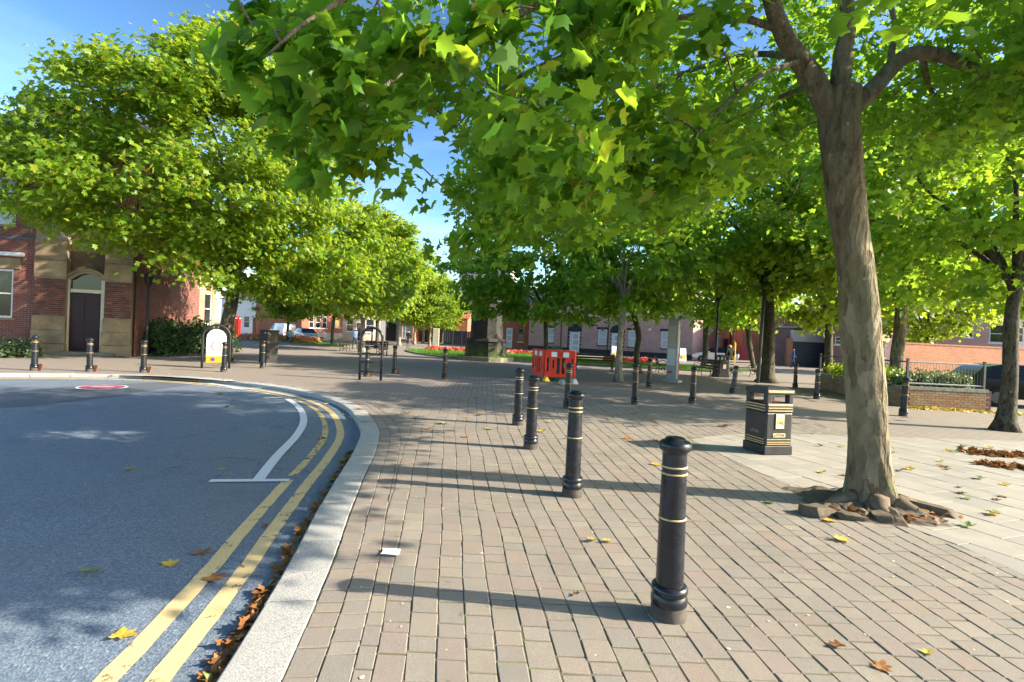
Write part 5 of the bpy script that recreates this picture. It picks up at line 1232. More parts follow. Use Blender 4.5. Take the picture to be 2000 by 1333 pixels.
# black cabinet
g = P(505, 709.5); rz = math.radians(-32); cb = empty('cabinet', (g.x, g.y, PZ), rz, 'black metal utility cabinet with white stickers left of centre', 'cabinet')
m = MB(); m.box((.27, .26, .70), (.54, .52, 1.34)); m.build('body', M['black_matt'], cb, bevel=.01)
box_part('lid', M['black_matt'], cb, (.27, .26, 1.40), (.58, .56, .06), bevel=.01); box_part('base', M['steel_dark'], cb, (.27, .26, .02), (.56, .54, .06))
for k, (x, z, w, h) in enumerate(((.40, 1.30, .07, .06), (.24, 1.18, .09, .08), (.41, 1.14, .06, .06))): box_part('sticker', M['white'], cb, (x, -.003, z), (w, .006, h))
box_part('door', M['black_matt'], cb, (.27, -.004, .68), (.48, .012, 1.2), bevel=.004)

# tall grey wayfinding sign
g = P(1312, 746); to = empty('wayfinding_sign', (g.x, g.y, PZ), math.radians(-40), 'tall grey sign slab with curved top and dark red edge', 'sign')
m = MB(); w, d_, hh = .46, .20, 2.70; n = 10; pts = [(-w/2, .1), (w/2, .1)]+[(w/2*math.cos(math.pi*k/n), hh-.14+.14*math.sin(math.pi*k/n)) for k in range(n+1)]
L_ = len(pts); m.add([(x, -d_/2, z) for x, z in pts]+[(x, d_/2, z) for x, z in pts], [tuple(range(L_)), tuple(range(2*L_-1, L_-1, -1))]+[(k, L_+k, L_+(k+1) % L_, (k+1) % L_) for k in range(L_)]); m.build('slab', M['steel'], to, bevel=.012)
box_part('edge_panel', M['dark_red'], to, (w/2+.008, 0, .66), (.016, d_-.02, 1.1)); box_part('edge_trim', M['white_matt'], to, (w/2+.004, -d_/2-.004, 1.3), (.03, .03, 2.3))
box_part('base', M['steel'], to, (0, 0, .05), (.72, .42, .1), bevel=.01); box_part('emblem', M['red'], to, (-.06, -d_/2-.004, .42), (.16, .008, .10), bevel=.02); box_part('map_panel', M['glass_blind'], to, (-.02, -d_/2-.004, 1.05), (.34, .008, .7)); box_part('upper_panel', M['beige'], to, (-.03, -d_/2-.004, 1.95), (.30, .008, .85))

# lamp posts and sign pole
g = P(1396, 736); lp = empty('lamp_post', (g.x, g.y, PZ), 0, 'black lamp post with flared base left of the far litter bin', 'lamp')
m = MB(); m.lathe([(.20, 0), (.19, .10), (.13, .16), (.11, .5), (.075, .62), (.06, .9), (.055, 3.9)], 14); m.build('column', M['black_matt'], lp, smooth=True, auto=40)
m = MB(); m.lathe([(.08, 3.88), (.17, 4.0), (.24, 4.42), (.10, 4.62), (.03, 4.74)], 8); m.build('lantern', M['black_matt'], lp)
lp2 = empty('lamp_post', (-16.1, 23.2, PZ), 0, 'black lantern lamp beside the hedge and stone buttress', 'lamp')
m = MB(); m.lathe([(.09, 0), (.08, .6), (.055, .8), (.045, 3.1)], 12); m.build('column', M['black_matt'], lp2, smooth=True, auto=40)
m = MB(); m.lathe([(.06, 3.08), (.13, 3.2), (.20, 3.5), (.10, 3.62), (.02, 3.72)], 8); m.build('lantern', M['black_matt'], lp2)
g = P(1480, 748); sp = empty('sign_pole', (g.x, g.y, PZ), 0, 'grey steel pole just left of the thick dark trunk', 'pole')
m = MB(); m.tube([(0, 0, 0), (.05, 0, 2.0), (.12, 0, 5.2)], .075, 10); m.build('column', M['steel_dark'], sp, smooth=True); m = MB(); m.tube([(.12, 0, 4.3), (-.4, .1, 4.42), (-.8, .1, 4.45)], .03, 8); m.build('arm', M['steel_dark'], sp, smooth=True)

# benches
def bench(loc, rz, Lb, label, slatmat='wood_dark', iron='black_matt', group='benches of the square', ends=2):
    r = empty('bench', loc, rz, label, 'bench', group)
    for k in range(4): box_part('seat_slat', M[slatmat], r, (0, .06+k*.115, .44+.006*k), (Lb, .095, .035), bevel=.006)
    for k in range(3): 
        o = box_part('back_slat', M[slatmat], r, (0, 0, 0), (Lb, .03, .095), bevel=.006); o.location = (0, .50+k*.045, .56+k*.135); o.rotation_euler = (-.3, 0, 0)
    for s in ((-1, 1) if ends == 2 else (-1, 0, 1)):
        x = s*(Lb/2-.06); m = MB()
        m.tube([(x, -.02, 0), (x, .03, .2), (x, .0, .42)], .022, 6); m.tube([(x, .50, 0), (x, .44, .22), (x, .48, .45), (x, .62, .92)], .022, 6); m.tube([(x, 0, .42), (x, .48, .44)], .02, 6)
        m.tube(catmull([(x, .0, .42), (x, .0, .62), (x, .2, .66), (x, .50, .62)], 4), .02, 6)
        for a in np.linspace(0, 6.28, 9)[:-1]: m.tube([(x, .24+.10*math.cos(a), .22+.10*math.sin(a)), (x, .24+.10*math.cos(a+.785), .22+.10*math.sin(a+.785))], .014, 5)
        m.tube([(x, .03, .2), (x, .14, .22)], .015, 5); m.tube([(x, .34, .22), (x, .45, .22)], .015, 5); m.tube([(x, .24, .32), (x, .24, .44)], .015, 5)
        m.build('end_frame', M[iron], r, smooth=True)
    return r
g = P(1158, 723); bench((g.x, g.y, PZ), math.pi+.02, 2.05, 'long dark bench with slatted back right of the red barriers')
g = P(1301, 728); bench((g.x, g.y, PZ), math.radians(80), 1.5, 'bench end seen just left of the tall sign')
g = P(1370, 735); bench((g.x, g.y, PZ), math.radians(-75), 1.5, 'bench with ornate iron end between tall sign and lamp post')
g = P(1455, 737); bench((g.x, g.y, PZ), math.radians(20), 1.7, 'bench left of the sign pole with a person sitting on it')
g = P(680, 686); bench((g.x, g.y, PZ), math.radians(100), 1.8, 'farther of the two iron benches left of the hoop stand')
g = P(728, 693); bench((g.x, g.y, PZ), math.radians(195), 1.9, 'iron bench seen through the hoop stand')
g = P(752, 695); bench((g.x, g.y, PZ), math.radians(110), 1.7, 'iron bench with its ornate end toward us right of the hoop stand')

# stone pedestal
g = P(946, 706); pd = empty('pedestal', (g.x, g.y+1.4, PZ), math.radians(-24), 'sooty dark stone pedestal with moss on a low step', 'monument')
def octo(w, c): h = w/2; return [(-h+c, -h), (h-c, -h), (h, -h+c), (h, h-c), (h-c, h), (-h+c, h), (-h, h-c), (-h, -h+c)]
def tier(name, w0, w1, c, z0, z1, mat, bevel=.02):
    m = MB(); a = octo(w0, c); b_ = octo(w1, c*w1/w0); m.add([(x, y, z0) for x, y in a]+[(x, y, z1) for x, y in b_], [tuple(range(8, 16))]+[(k, (k+1) % 8, 8+(k+1) % 8, 8+k) for k in range(8)]); m.build(name, mat, pd, bevel=bevel)
tier('step', 3.05, 3.05, .55, 0, .26, M['stone_step']); tier('plinth', 2.30, 2.22, .42, .26, 1.22, M['stone_dark']); tier('plinth_moulding', 2.36, 1.98, .42, 1.22, 1.42, M['stone_dark']); tier('shaft', 1.84, 1.74, .42, 1.42, 4.3, M['stone_dark']); tier('cornice', 1.8, 2.3, .42, 4.3, 4.6, M['stone_dark']); tier('cornice_top', 2.3, 2.2, .42, 4.6, 4.8, M['stone_dark'])

# red plastic barriers round a green covered heap
def barrier_panel(p0, p1, label, z0=.16):
    p0, p1 = Vector(p0), Vector(p1); L_ = (p1-p0).length; r = empty('barrier', (p0.x, p0.y, PZ), math.atan2(p1.y-p0.y, p1.x-p0.x), label, 'barrier', 'red plastic barriers')
    ops = []
    for a, w, z, h in ((.06, .07, .22, .50), (.25, .06, .35, .30), (.40, .10, .14, .58), (.56, .10, .14, .58), (.76, .06, .30, .34), (.89, .06, .22, .50)): ops.append((a*L_, (a+w)*L_, z0+z, z0+z+h))
    fm = facade_mesh(L_, z0+1.0, ops+[(0, L_, 0, z0)], .05); 
    fm2 = MB(); fm2.v = [(x, .05 if y < .01 else y, z) for x, y, z in fm.v]; fm2.f = fm.f[:]; fm2.m = fm.m[:]
    keep = [f for f in fm.f if not all(fm.v[i][2] <= z0+1e-6 for i in f) or any(fm.v[i][2] > z0 for i in f)]; fm.f = keep; fm.m = [0]*len(keep)
    b2 = MB(); b2.v = fm.v+[(x, .05, z) for x, y, z in fm.v]; n = len(fm.v); b2.f = keep+[tuple(i+n for i in f[::-1]) for f in keep if all(fm.v[i][1] < .01 for i in f)]; b2.m = [0]*len(b2.f)
    pn = b2.build('panel', M['barrier'], r); bmm = bmesh.new(); bmm.from_mesh(pn.data); bmesh.ops.remove_doubles(bmm, verts=bmm.verts, dist=.0004); bmm.to_mesh(pn.data); bmm.free()
    rim = MB(); rim.box((L_/2, .025, z0+1.0), (L_+.02, .09, .05)); rim.box((L_/2, .025, z0+.03), (L_+.01, .09, .06)); rim.box((.02, .025, z0+.5), (.05, .085, .94)); rim.box((L_-.02, .025, z0+.5), (.05, .085, .94)); rim.build('rim', M['barrier'], r, bevel=.012)
    for k, mt in enumerate(('white', 'red', 'white', 'red')):
        if k < 3: box_part('reflector', M[mt], r, (L_*(.30+k*.2), -.006, z0+.86), (L_*.19, .012, .18))
    return r
q0, q1 = P(1063, 744), P(1121, 747)
a0 = Vector((q0.x, q0.y)); a1 = Vector((q1.x, q1.y)); back = Vector((-.42, 1.35)); 
br_ = barrier_panel(a0, a1, 'red plastic barrier facing us with two white reflectors')
barrier_panel(a0+back, a0+Vector((-.03, .03)), 'red plastic barrier forming the left side of the enclosure')
barrier_panel(a1+Vector((.03, .03)), a1+back+Vector((.2, 0)), 'red plastic barrier forming the right side, seen edge on')
for px, py, mt, lb in ((1066, 745, 'yellow', 'yellow rubber foot under the left end of the front barrier'), (1098, 751, 'steel', 'grey rubber foot under the front barrier'), (1122, 750, 'white_matt', 'pale rubber foot behind the bollard at the barriers')):
    g = P(px, py); q = MB(); q.box((0, 0, .09), (.22, .42, .18), 0, (.45, .5)); lo = Matrix.Rotation(-br_.rotation_euler.z, 4, 'Z') @ Vector((g.x-br_.location.x, g.y+.1-br_.location.y, 0)); ft = q.build('foot', M[mt], br_, lo, (0, 0, .3), bevel=.02); ft['label'] = lb
hp = MB(); rings = 7; seg = 20; vs = []; fs = []; pr = random.Random(8)
for i in range(rings):
    t = i/(rings-1)
    for k in range(seg): a = 2*math.pi*k/seg; R = .50*math.sin(t*math.pi/2)*(1+.06*math.sin(3*a)); vs.append((R*math.cos(a), R*.85*math.sin(a), 1.32*math.cos(t*math.pi/2)**.55+pr.uniform(-.02, .02)))
for i in range(rings-1):
    for k in range(seg): k2 = (k+1) % seg; fs.append((i*seg+k, (i+1)*seg+k, (i+1)*seg+k2, i*seg+k2))
hp.add(vs, fs); mid = (a0+a1)/2+back*.5; tag(hp.build('covered_heap', M['green_tarp'], None, (mid.x+.12, mid.y, PZ), None, True), 'green tarpaulin heap inside the red barriers', 'heap')

# telephone box and far signs
g = PD(460, 655, 66); tb = empty('telephone_box', (g.x, g.y, PZ), .2, 'red telephone box behind the orange flower bed', 'telephone box')
m = MB()
for sx in (-1, 1):
    for sy in (-1, 1): m.box((sx*.41, sy*.41, 1.15), (.09, .09, 2.3))
m.box((0, 0, .12), (.9, .9, .24)); m.box((0, 0, 2.28), (.92, .92, .18)); m.box((0, 0, 2.45), (.84, .84, .2), 0, (.7, .7)); m.build('frame', M['red'], tb, bevel=.01)
for k in range(4):
    a = k*math.pi/2; q = MB(); q.box((0, 0, 1.2), (.74, .02, 1.95)); o = q.build('glazing', M['glass'], tb, (.40*math.sin(a), -.40*math.cos(a), 0), (0, 0, a))
    for j in range(6): box_part('glazing_bar', M['red'], o, (0, -.016, .45+j*.31), (.74, .02, .04))
    for j in (-1, 0, 1): box_part('glazing_bar', M['red'], o, (j*.22, -.02, 1.2), (.04, .02, 1.95))
    box_part('crown_sign', M['white'], tb, (.47*math.sin(a), -.47*math.cos(a), 2.28), (.5, .012, .09), a)
g = PD(498, 655, 58); q = MB(); q.box((0, 0, 1.1), (.42, .42, 2.2)); q.box((0, 0, 2.3), (.5, .5, .2), 0, (.4, .4)); tag(q.build('gate_pillar', M['brick_scarlet'], None, (g.x, g.y, PZ)), 'red brick gate pillar right of the telephone box', 'pillar')
def aboard(px, Y, label, c, hh=1.2):
    g = PD(px, 700, Y); r = empty('sandwich_board', (g.x, g.y, PZ), .3, label, 'sign'); 
    for s in (-1, 1): o = box_part('board', M[c], r, (0, 0, hh/2), (.62, .03, hh)); o.location = (0, s*.18, 0); o.rotation_euler = (s*.14, 0, 0)
    box_part('print', M['yellow'], r, (0, -.21, .42), (.4, .012, .4)); return r
aboard(1333, 50, 'white sandwich board with yellow print right of the tall sign', 'white'); aboard(1200, 47, 'yellow and white sandwich board behind the slim pale trunk', 'white', 1.15)
g = PD(850, 690, 50); q = MB(); q.box((0, 0, 1.0), (.62, .08, 2.0)); tag(q.build('tall_board', M['cream'], None, (g.x, g.y, .02), None, bevel=.2), 'tall rounded cream board at the back of the left lawn', 'sign')
g = PD(1455, 700, 50); q = MB(); q.box((0, 0, .9), (.9, .12, 1.5)); tag(q.build('red_notice_board', M['dark_red'], None, (g.x, g.y, PZ)), 'dark red notice board behind the leaning trunk', 'sign')
g = PD(1434, 700, 47); q = MB(); q.lathe([(.1, 0), (.1, 1.9), (.02, 2.0)], 10); tag(q.build('yellow_post', M['yellow'], None, (g.x, g.y, PZ)), 'yellow post behind the person in black', 'post')

# ------------------------------------------------------------------ vehicles
def car(name, loc, rz, paint, label, kind='hatch', cat='car', group=None):
    r = empty(name, loc, rz, label, cat, group)
    if kind == 'van': st = [(-2.1, .55, .95, 1.0, .86), (-2.0, .35, 1.0, 1.75, .88), (-1.85, .3, 1.05, 1.86, .9), (.55, .3, 1.05, 1.9, .9), (.95, .3, 1.08, 1.75, .9), (1.55, .3, 1.05, 1.12, .9), (2.0, .32, .85, .88, .86), (2.12, .45, .72, .75, .8)]; cab = (0, 5)
    else: st = [(-2.05, .5, .80, .83, .74), (-1.98, .32, .88, .95, .82), (-1.62, .28, .93, 1.30, .86), (-1.1, .28, .93, 1.42, .88), (.15, .28, .92, 1.44, .88), (.55, .28, .91, 1.28, .88), (1.08, .28, .89, .93, .88), (1.75, .3, .76, .79, .84), (2.02, .36, .64, .66, .76), (2.1, .46, .56, .58, .68)]; cab = (1, 6)
    body, gl = MB(), MB(); rows = []
    for x, zb, belt, top, w in st:
        mid = (zb+belt)/2; rf = .78 if top-belt > .15 else .95
        half = [(w*.90, zb), (w, mid), (w*.97, belt), (w*rf, top)]
        rows.append([(x, y, z) for y, z in half]+[(x, -y, z) for y, z in half[::-1]])
    n = 8
    for i in range(len(rows)-1):
        a, b_ = rows[i], rows[i+1]
        for k in range(n):
            k2 = (k+1) % n; q = [a[k], a[k2], b_[k2], b_[k]]
            glass = cab[0] <= i < cab[1] and (k in (2, 4) or (k == 3 and (abs(a[3][2]-b_[3][2]) > .11)))
            if kind == 'van' and glass: glass = i >= 3
            (gl if glass else body).add(q, [(0, 1, 2, 3)])
    body.add(rows[0], [tuple(range(n))]); body.add(rows[-1], [tuple(range(n-1, -1, -1))])
    for mb, nm, mt in ((body, 'body', M[paint]), (gl, 'windows', M['car_glass'])):
        o = mb.build(nm, mt, r); bm = bmesh.new(); bm.from_mesh(o.data); bmesh.ops.remove_doubles(bm, verts=bm.verts, dist=.0005); bmesh.ops.recalc_face_normals(bm, faces=bm.faces); bm.to_mesh(o.data); bm.free()
        for p in o.data.polygons: p.use_smooth = True
        o.data.set_sharp_from_angle(angle=math.radians(38))
    wb = 1.28
    for sx in (-wb, wb):
        for sy in (-1, 1):
            m = MB(); m.lathe([(.18, -.1), (.29, -.1), (.31, -.07), (.31, .07), (.29, .1), (.18, .1)], 20); o = m.build('wheel', M['tyre'], r, (sx, sy*.80, .31), (math.radians(90), 0, 0), True, auto=40)
            q = MB(); q.lathe([(.19, -.105), (.19, .105)], 16); q.build('hub', M['steel_dark'], o)
    fx_ = st[-2][0]; fz = st[-2][2]-.08
    for sy in (-1, 1):
        box_part('headlight', M['white'], r, (fx_+.02, sy*.58, fz), (.12, .26, .14), bevel=.03); box_part('tail_light', M['red'], r, (st[0][0]-.0, sy*.62, .76), (.1, .18, .18), bevel=.02)
        box_part('mirror', M[paint], r, (.62, sy*.98, .98), (.12, .16, .12), bevel=.03)
    box_part('number_plate', M['white'], r, (st[-1][0]+.012, 0, .48), (.02, .5, .11)); box_part('number_plate', M['yellow'], r, (st[0][0]-.012, 0, .62), (.02, .5, .11)); box_part('bumper', M['black_matt'], r, (st[-1][0]-.04, 0, .36), (.14, 1.4, .12), bevel=.02)
    return r
g = PD(1391, 690, 50.5); car('parked_car', (g.x+.3, g.y, PZ), math.radians(162), 'car_white', 'white car parked in front of the orange brick house')
g = PD(1940, 760, 18.2); car('parked_car', (g.x+1.1, g.y, PZ), math.radians(-14), 'car_black', 'black car parked behind the planter at the right edge')
g = PD(598, 660, 61); car('parked_car', (g.x, g.y, PZ), math.radians(-52), 'car_blue', 'silver blue car facing us in front of the scarlet brick building')
g = PD(551, 660, 66); o = car('parked_van', (g.x, g.y, PZ), math.radians(138), 'car_white', 'white van parked under the bushy tree', 'van', 'van')
for s in (-1, 1): box_part('side_stripe', M['orange'], o, (-.6, s*.906, .85), (1.4, .01, .16))

# ------------------------------------------------------------------ people
def person(loc, rz, label, top, legs, hair=(.06, .04, .03), pose='walk', Hh=1.72, sleeve=True, wide=1.0, cat='person'):
    s = Hh/1.72; J = {}
    sw = .20 if pose == 'walk' else .05
    J['pel'] = (0, 0, .92); J['spine'] = (0, .0, 1.12); J['chest'] = (0, -.01, 1.32); J['neck'] = (0, -.02, 1.47); J['head0'] = (0, -.03, 1.56); J['head1'] = (0, -.03, 1.66)
    for sd, sg in (('l', 1), ('r', -1)):
        J['hip'+sd] = (sg*.09, 0, .88); J['kn'+sd] = (sg*.10, -.10*sg*(1 if pose == 'walk' else 0)-.02, .49); J['an'+sd] = (sg*.10, -sg*sw*.9+.03, .07); J['to'+sd] = (sg*.11, -sg*sw*.9-.13, .03)
        J['sh'+sd] = (sg*.18, 0, 1.40); J['el'+sd] = (sg*.235, sg*sw*.35+.02, 1.13); J['wr'+sd] = (sg*.22, sg*sw*.6-.08, .90); J['ha'+sd] = (sg*.215, sg*sw*.6-.11, .81)
    if pose == 'sit':
        for k in ('pel', 'spine', 'chest', 'neck', 'head0', 'head1', 'shl', 'shr', 'ell', 'elr', 'wrl', 'wrr', 'hal', 'har', 'hipl', 'hipr'): x, y, z = J[k]; J[k] = (x, y+.0, z-.40)
        for sd, sg in (('l', 1), ('r', -1)): J['kn'+sd] = (sg*.12, -.44, .50); J['an'+sd] = (sg*.12, -.42, .08); J['to'+sd] = (sg*.12, -.58, .03); J['wr'+sd] = (sg*.16, -.22, .60); J['ha'+sd] = (sg*.14, -.32, .56)
    R_ = dict(pel=.135, spine=.125, chest=.15, neck=.062, head0=.088, head1=.095, hip=.10, kn=.06, an=.042, to=.035, sh=.075, el=.046, wr=.034, ha=.038)
    E_ = [('pel', 'spine'), ('spine', 'chest'), ('chest', 'neck'), ('neck', 'head0'), ('head0', 'head1')]
    for sd in 'lr': E_ += [('pel', 'hip'+sd), ('hip'+sd, 'kn'+sd), ('kn'+sd, 'an'+sd), ('an'+sd, 'to'+sd), ('chest', 'sh'+sd), ('sh'+sd, 'el'+sd), ('el'+sd, 'wr'+sd), ('wr'+sd, 'ha'+sd)]
    names = list(J); me = bpy.data.meshes.new('person'); me.from_pydata([tuple(c*s for c in J[n]) for n in names], [(names.index(a), names.index(b_)) for a, b_ in E_], [])
    o = link('person', me, None, None, loc, (0, 0, rz)); o.scale = (wide, wide, 1); md = o.modifiers.new('skin', 'SKIN'); 
    for k, n in enumerate(names):
        rr = R_.get(n, R_.get(n[:-1], .06))*s; me.skin_vertices[0].data[k].radius = (rr, rr*(.75 if n in ('chest', 'spine', 'pel') else 1))
    me.skin_vertices[0].data[0].use_root = True
    o.modifiers.new('sub', 'SUBSURF').levels = 2; o.modifiers['sub'].render_levels = 2
    t = NT('clothing_'+label[:18]); t.set(.8, .2); v = t.coord(); sx = t.n('ShaderNodeSeparateXYZ'); t.l(v, sx.inputs[0]); z = t.math('DIVIDE', sx.outputs[2], 1.8*s)
    dz = -.40/1.8 if pose == 'sit' else 0
    st = [(0, (.02, .018, .016)), (.05, legs), (.525+dz, top), (.83+dz, (.50, .28, .19)), (.925+dz, hair)]
    t.col(t.ramp(z, st, 'CONSTANT')); me.materials.append(t.m)
    tag(o, label, cat, 'people in the square'); return o
g = P(693, 682); person((g.x, g.y, PZ), math.radians(60), 'person in pale blue shirt and dark trousers walking left of the hoop stand', (.10, .16, .33), (.05, .055, .08), (.30, .22, .16))
g = PD(797, 682, 48); person((g.x, g.y, PZ), math.radians(10), 'person in black top and grey trousers walking beside the left lawn', (.02, .018, .022), (.12, .13, .14), (.28, .14, .08), 'walk', 1.7)
g = PD(1548, 718, 45.5); person((g.x, g.y, PZ), math.radians(70), 'person with white hair in blue coat walking past the navy gate', (.05, .10, .25), (.03, .035, .12), (.7, .68, .64), 'walk', 1.66)
g = PD(1425, 700, 32); person((g.x, g.y, PZ), math.radians(200), 'person dressed all in black standing behind the far litter bin', (.008, .008, .009), (.01, .01, .011), (.02, .015, .012), 'stand', 1.76, True, 1.35)
g = PD(1488, 735, 29.5); person((g.x, g.y+.1, PZ), math.radians(20), 'person in white top sitting beside the sign pole', (.62, .60, .60), (.35, .27, .22), (.45, .32, .2), 'sit', 1.68)
g = PD(632, 664, 58); person((g.x, g.y, PZ), math.radians(-30), 'person in white top sitting far off beside a red bag', (.70, .66, .62), (.10, .03, .03), (.1, .07, .05), 'sit', 1.7)
g = PD(566, 666, 52); person((g.x, g.y, PZ), math.radians(40), 'person in light blue bending by the white van', (.25, .42, .55), (.03, .03, .05), (.2, .12, .08), 'sit', 1.7)

# ------------------------------------------------------------------ fallen leaves and litter
def one_leaf(mat, seed, curl):
    rr = np.random.default_rng(seed); V, T = tmpl([(0, 0), (-.07, .15), (.0, .31), (.05, .54), (.20, .43), (.30, .28), (.43, .38), (.62, .55), (.66, .38), (.63, .21), (.82, .15), (1.02, 0)], .34, -.28*curl, -.5*curl)
    V = V+rr.normal(0, .02, V.shape); V[:, 2] -= V[:, 2].min(); me = bpy.data.meshes.new('fallen_leaf'); vs = [tuple(v) for v in V]
    n = len(vs); vs += [(-.15, .012, .02), (-.42, .05, .05), (-.42, .08, .05), (-.15, -.012, .02)]
    me.from_pydata(vs, [], [tuple(int(i) for i in f) for f in T]+[(n, n+1, n+2, n+3)]); me.materials.append(mat); return me
LM = {c: [one_leaf(M['leaf_fallen_'+c], k, cu) for k, cu in enumerate((.5, 1.0, 1.5))] for c in ('yellow', 'brown', 'green')}
lr = random.Random(77)
def drop(px, py, size, c, where, label, z):
    g = P(px, py, z); o = link('fallen_leaf', lr.choice(LM[c]), None, None, (g.x, g.y, z+.006), (lr.uniform(-.15, .15), lr.uniform(-.15, .15), lr.uniform(0, 6.28))); o.scale = (size*.85,)*3
    tag(o, label, 'leaf', 'fallen leaves on the '+where)
for px, py, c, sz, lb in ((176, 1116, 'green', .15, 'pale green fallen leaf on the road left of the yellow lines'), (232, 1240, 'yellow', .14, 'yellow fallen leaf near the bottom left of the road'), (338, 1103, 'yellow', .12, 'small yellow fallen leaf on the road beside the inner yellow line'), (387, 1084, 'brown', .14, 'orange brown fallen leaf on the road left of the inner line'), (411, 1134, 'brown', .15, 'curled brown fallen leaf lying on the inner yellow line'), (516, 1031, 'brown', .07, 'tiny brown fallen leaf on the inner yellow line'), (248, 919, 'yellow', .14, 'pale fallen leaf in the middle of the blue road'), (437, 917, 'yellow', .10, 'small pale fallen leaf left of the white end bar'), (428, 771, 'green', .22, 'green fallen leaf on the far part of the road'), (443, 796, 'green', .2, 'green fallen leaf inside the white bay line'), (221, 738, 'brown', .2, 'brown fallen leaf on the far road by the kerb')):
    drop(px, py, sz, c, 'road', lb, RZ+.004)
for px, py, c, sz, lb in ((1161, 1057, 'yellow', .10, 'bright yellow fallen leaf on the pavers left of the nearest bollard'), (1190, 1060, 'yellow', .08, 'small pale yellow leaf left of the nearest bollard'), (1640, 1262, 'brown', .09, 'orange leaf low right on the pavers'), (1722, 1308, 'brown', .10, 'orange leaf at the bottom right of the pavers'), (1808, 1278, 'yellow', .08, 'yellow leaf at the bottom right of the pavers'), (1122, 1163, 'brown', .06, 'tiny red leaf near the bollard shadow'), (1284, 908, 'yellow', .15, 'yellow leaf right behind the nearest bollard cap'), (867, 828, 'green', .2, 'green leaf in the middle of the shaded paving'), (884, 927, 'green', .15, 'green leaf near the second bollard shadow'), (1411, 833, 'brown', .24, 'orange leaf left of the front litter bin'), (1057, 845, 'yellow', .18, 'yellow leaf between the third and second bollards'), (1505, 982, 'green', .14, 'green leaf in the trunk shadow'), (1650, 1057, 'yellow', .14, 'pale yellow leaf on the pavers before the tree foot'), (935, 811, 'yellow', .2, 'pale leaf on the shaded paving'), (1269, 820, 'yellow', .2, 'yellow leaf between bollards and bin')):
    drop(px, py, sz, c, 'block paving', lb, 0)
flag = [(lr.uniform(1570, 1990), lr.uniform(872, 1030), lr.choice(['brown', 'brown', 'yellow', 'green', 'yellow']), lr.uniform(.08, .15)) for _ in range(58)]
for px, py, c, sz in flag:
    if 1630 < px < 1860 and py > 930: continue
    drop(px, py, sz, c, 'flagstones', ('large ' if sz > .115 else 'small ')+c+' fallen leaf on the flagstones '+('between litter bin and trunk' if px < 1660 else 'close right of the front trunk' if px < 1830 else 'beside the brown leaf piles' if py < 935 else 'well below the leaf piles'), 0)
far_ = [(lr.uniform(620, 1330), lr.uniform(770, 870), lr.choice(['brown', 'yellow', 'green', 'yellow']), lr.uniform(.09, .16)) for _ in range(34)]
for px, py, c, sz in far_: drop(px, py, sz, c, 'shaded paving', ('large ' if sz > .125 else 'small ')+c+' fallen leaf on shaded paving '+('near the kerb bend' if px < 820 else 'left of the bollard line' if px < 990 else 'among the bollards' if px < 1140 else 'between bollards and litter bin')+(', farther half' if py < 815 else ', nearer half'), 0)
def heap(name, pts, spread, n, size, label, mat='leaf_fallen_brown', seed=1, hz=.05):
    rng = np.random.default_rng(seed); pts = np.array(pts); k = rng.integers(0, len(pts)-1, n); t = rng.random((n, 1)); p = pts[k]*(1-t)+pts[k+1]*t
    off = rng.normal(0, 1, (n, 2))*spread; p[:, :2] += off; p[:, 2] += rng.random(n)*hz*np.exp(-(off**2).sum(1)/(spread**2))
    nr = np.tile([0, 0, 1.0], (n, 1))+rng.normal(0, .6, (n, 3)); nr[:, 2] = np.abs(nr[:, 2])+.1
    me = leaf_mesh(name, p, nr, rng.normal(0, 1, (n, 3)), size*rng.uniform(.5, 1.3, n), LEAF_MID, M[mat]); return tag(link(name, me), label, 'leaf litter', kind='stuff')
gut = [p for p in offset(KP, KW+.055) if 1.6 < p.y < 7.4 and p.x > -3]
dens = [p for p in gut if p.y < 3.5]
heap('gutter_leaves', [(p.x, p.y, RZ+.01) for p in dens], .030, 300, .072, 'dense brown leaves collected in the gutter beside the near kerb', seed=5, hz=.05)
heap('gutter_leaves', [(p.x, p.y, RZ+.01) for p in gut if p.y >= 3.3], .02, 130, .085, 'thin line of brown leaves in the gutter along the bend', seed=6, hz=.03)
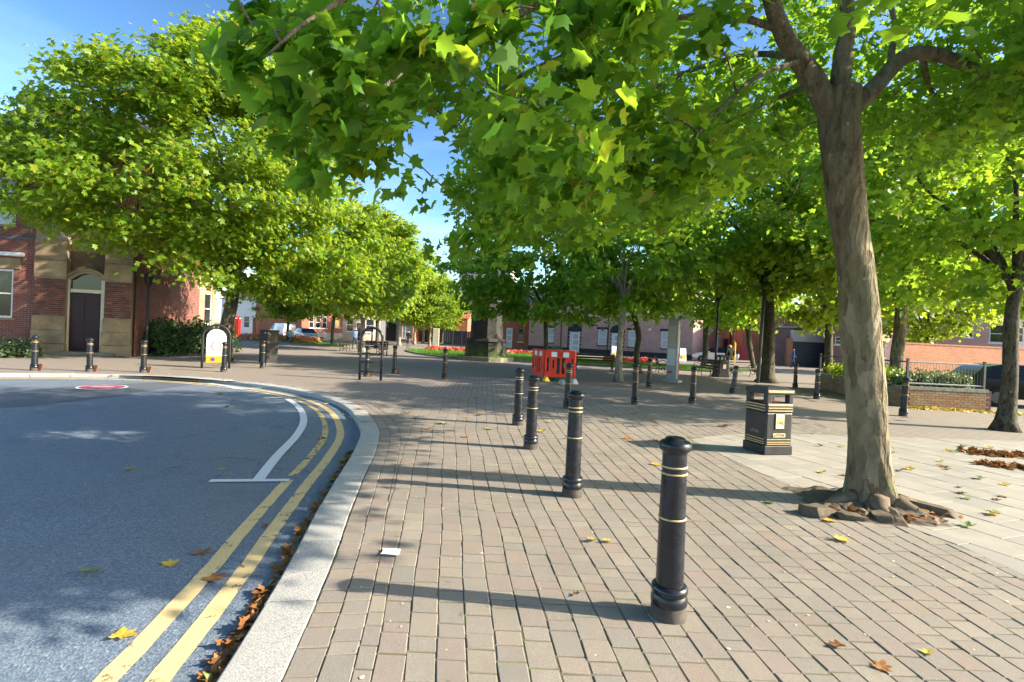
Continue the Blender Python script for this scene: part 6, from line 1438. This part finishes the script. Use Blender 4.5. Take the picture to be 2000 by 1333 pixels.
heap('gutter_leaves', [(p.x, p.y, RZ+.01) for p in gut], .03, 40, .09, 'few green leaves among the brown ones in the gutter', 'leaf_fallen_green', seed=9, hz=.04)
heap('leaf_pile', [tuple(P(x, y)+Vector((0, 0, .012))) for x, y in ((1893, 884), (1935, 888), (1975, 890), (2060, 894))], .10, 420, .11, 'pile of brown leaves on the flagstones at the right edge, upper one', seed=7)
heap('leaf_pile', [tuple(P(x, y)+Vector((0, 0, .012))) for x, y in ((1925, 908), (1960, 912), (2060, 925))], .08, 220, .11, 'pile of brown leaves on the flagstones at the right edge, lower one', seed=8)
heap('leaf_drift', [(12.1, 16.0, .0), (13.4, 15.9, .0), (15.2, 15.6, .0)], .16, 420, .12, 'yellow leaves drifted along the foot of the planter wall', 'leaf_fallen_yellow', seed=10, hz=.03)
heap('tree_foot_leaves', [(3.35, 5.25, .03), (3.9, 5.1, .03), (4.4, 5.35, .03)], .09, 60, .085, 'leaves caught around the roots of the front tree', 'leaf_fallen_brown', seed=11, hz=.04)
# paper scrap
g = P(762, 1082); m = MB(); n = 6; vs = []
for i in range(n+1):
    for j in range(4): u, v = i/n, j/3; vs.append((u*.135-.067-(.018*(1-abs(2*v-1)) if i == 0 else 0)*-1, v*.105-.05, .004+.012*math.sin(u*2.4)*abs(v-.4)+.010*(1-u)**2))
m.add(vs, [(i*4+j, (i+1)*4+j, (i+1)*4+j+1, i*4+j+1) for i in range(n) for j in range(3)]); o = m.build('paper_scrap', M['paper'], None, (g.x, g.y, .004), (0, 0, .05)); tag(o, 'scrap of white paper lying on the pavers by the kerb', 'paper')
# bits of litter and chewing gum on the paving
m = MB(); gr = random.Random(4)
for _ in range(170):
    x, y = gr.uniform(-.9, 4), gr.uniform(2.4, 12); r_ = gr.uniform(.004, .014); n = 6
    m.add([(x+r_*math.cos(k*1.047)*gr.uniform(.6, 1.2), y+r_*math.sin(k*1.047)*gr.uniform(.6, 1.2), .0045) for k in range(n)], [tuple(range(n))])
tag(m.build('paving_specks', M['cream']), 'pale specks of gum and grit trodden onto the paving', 'litter', kind='stuff')
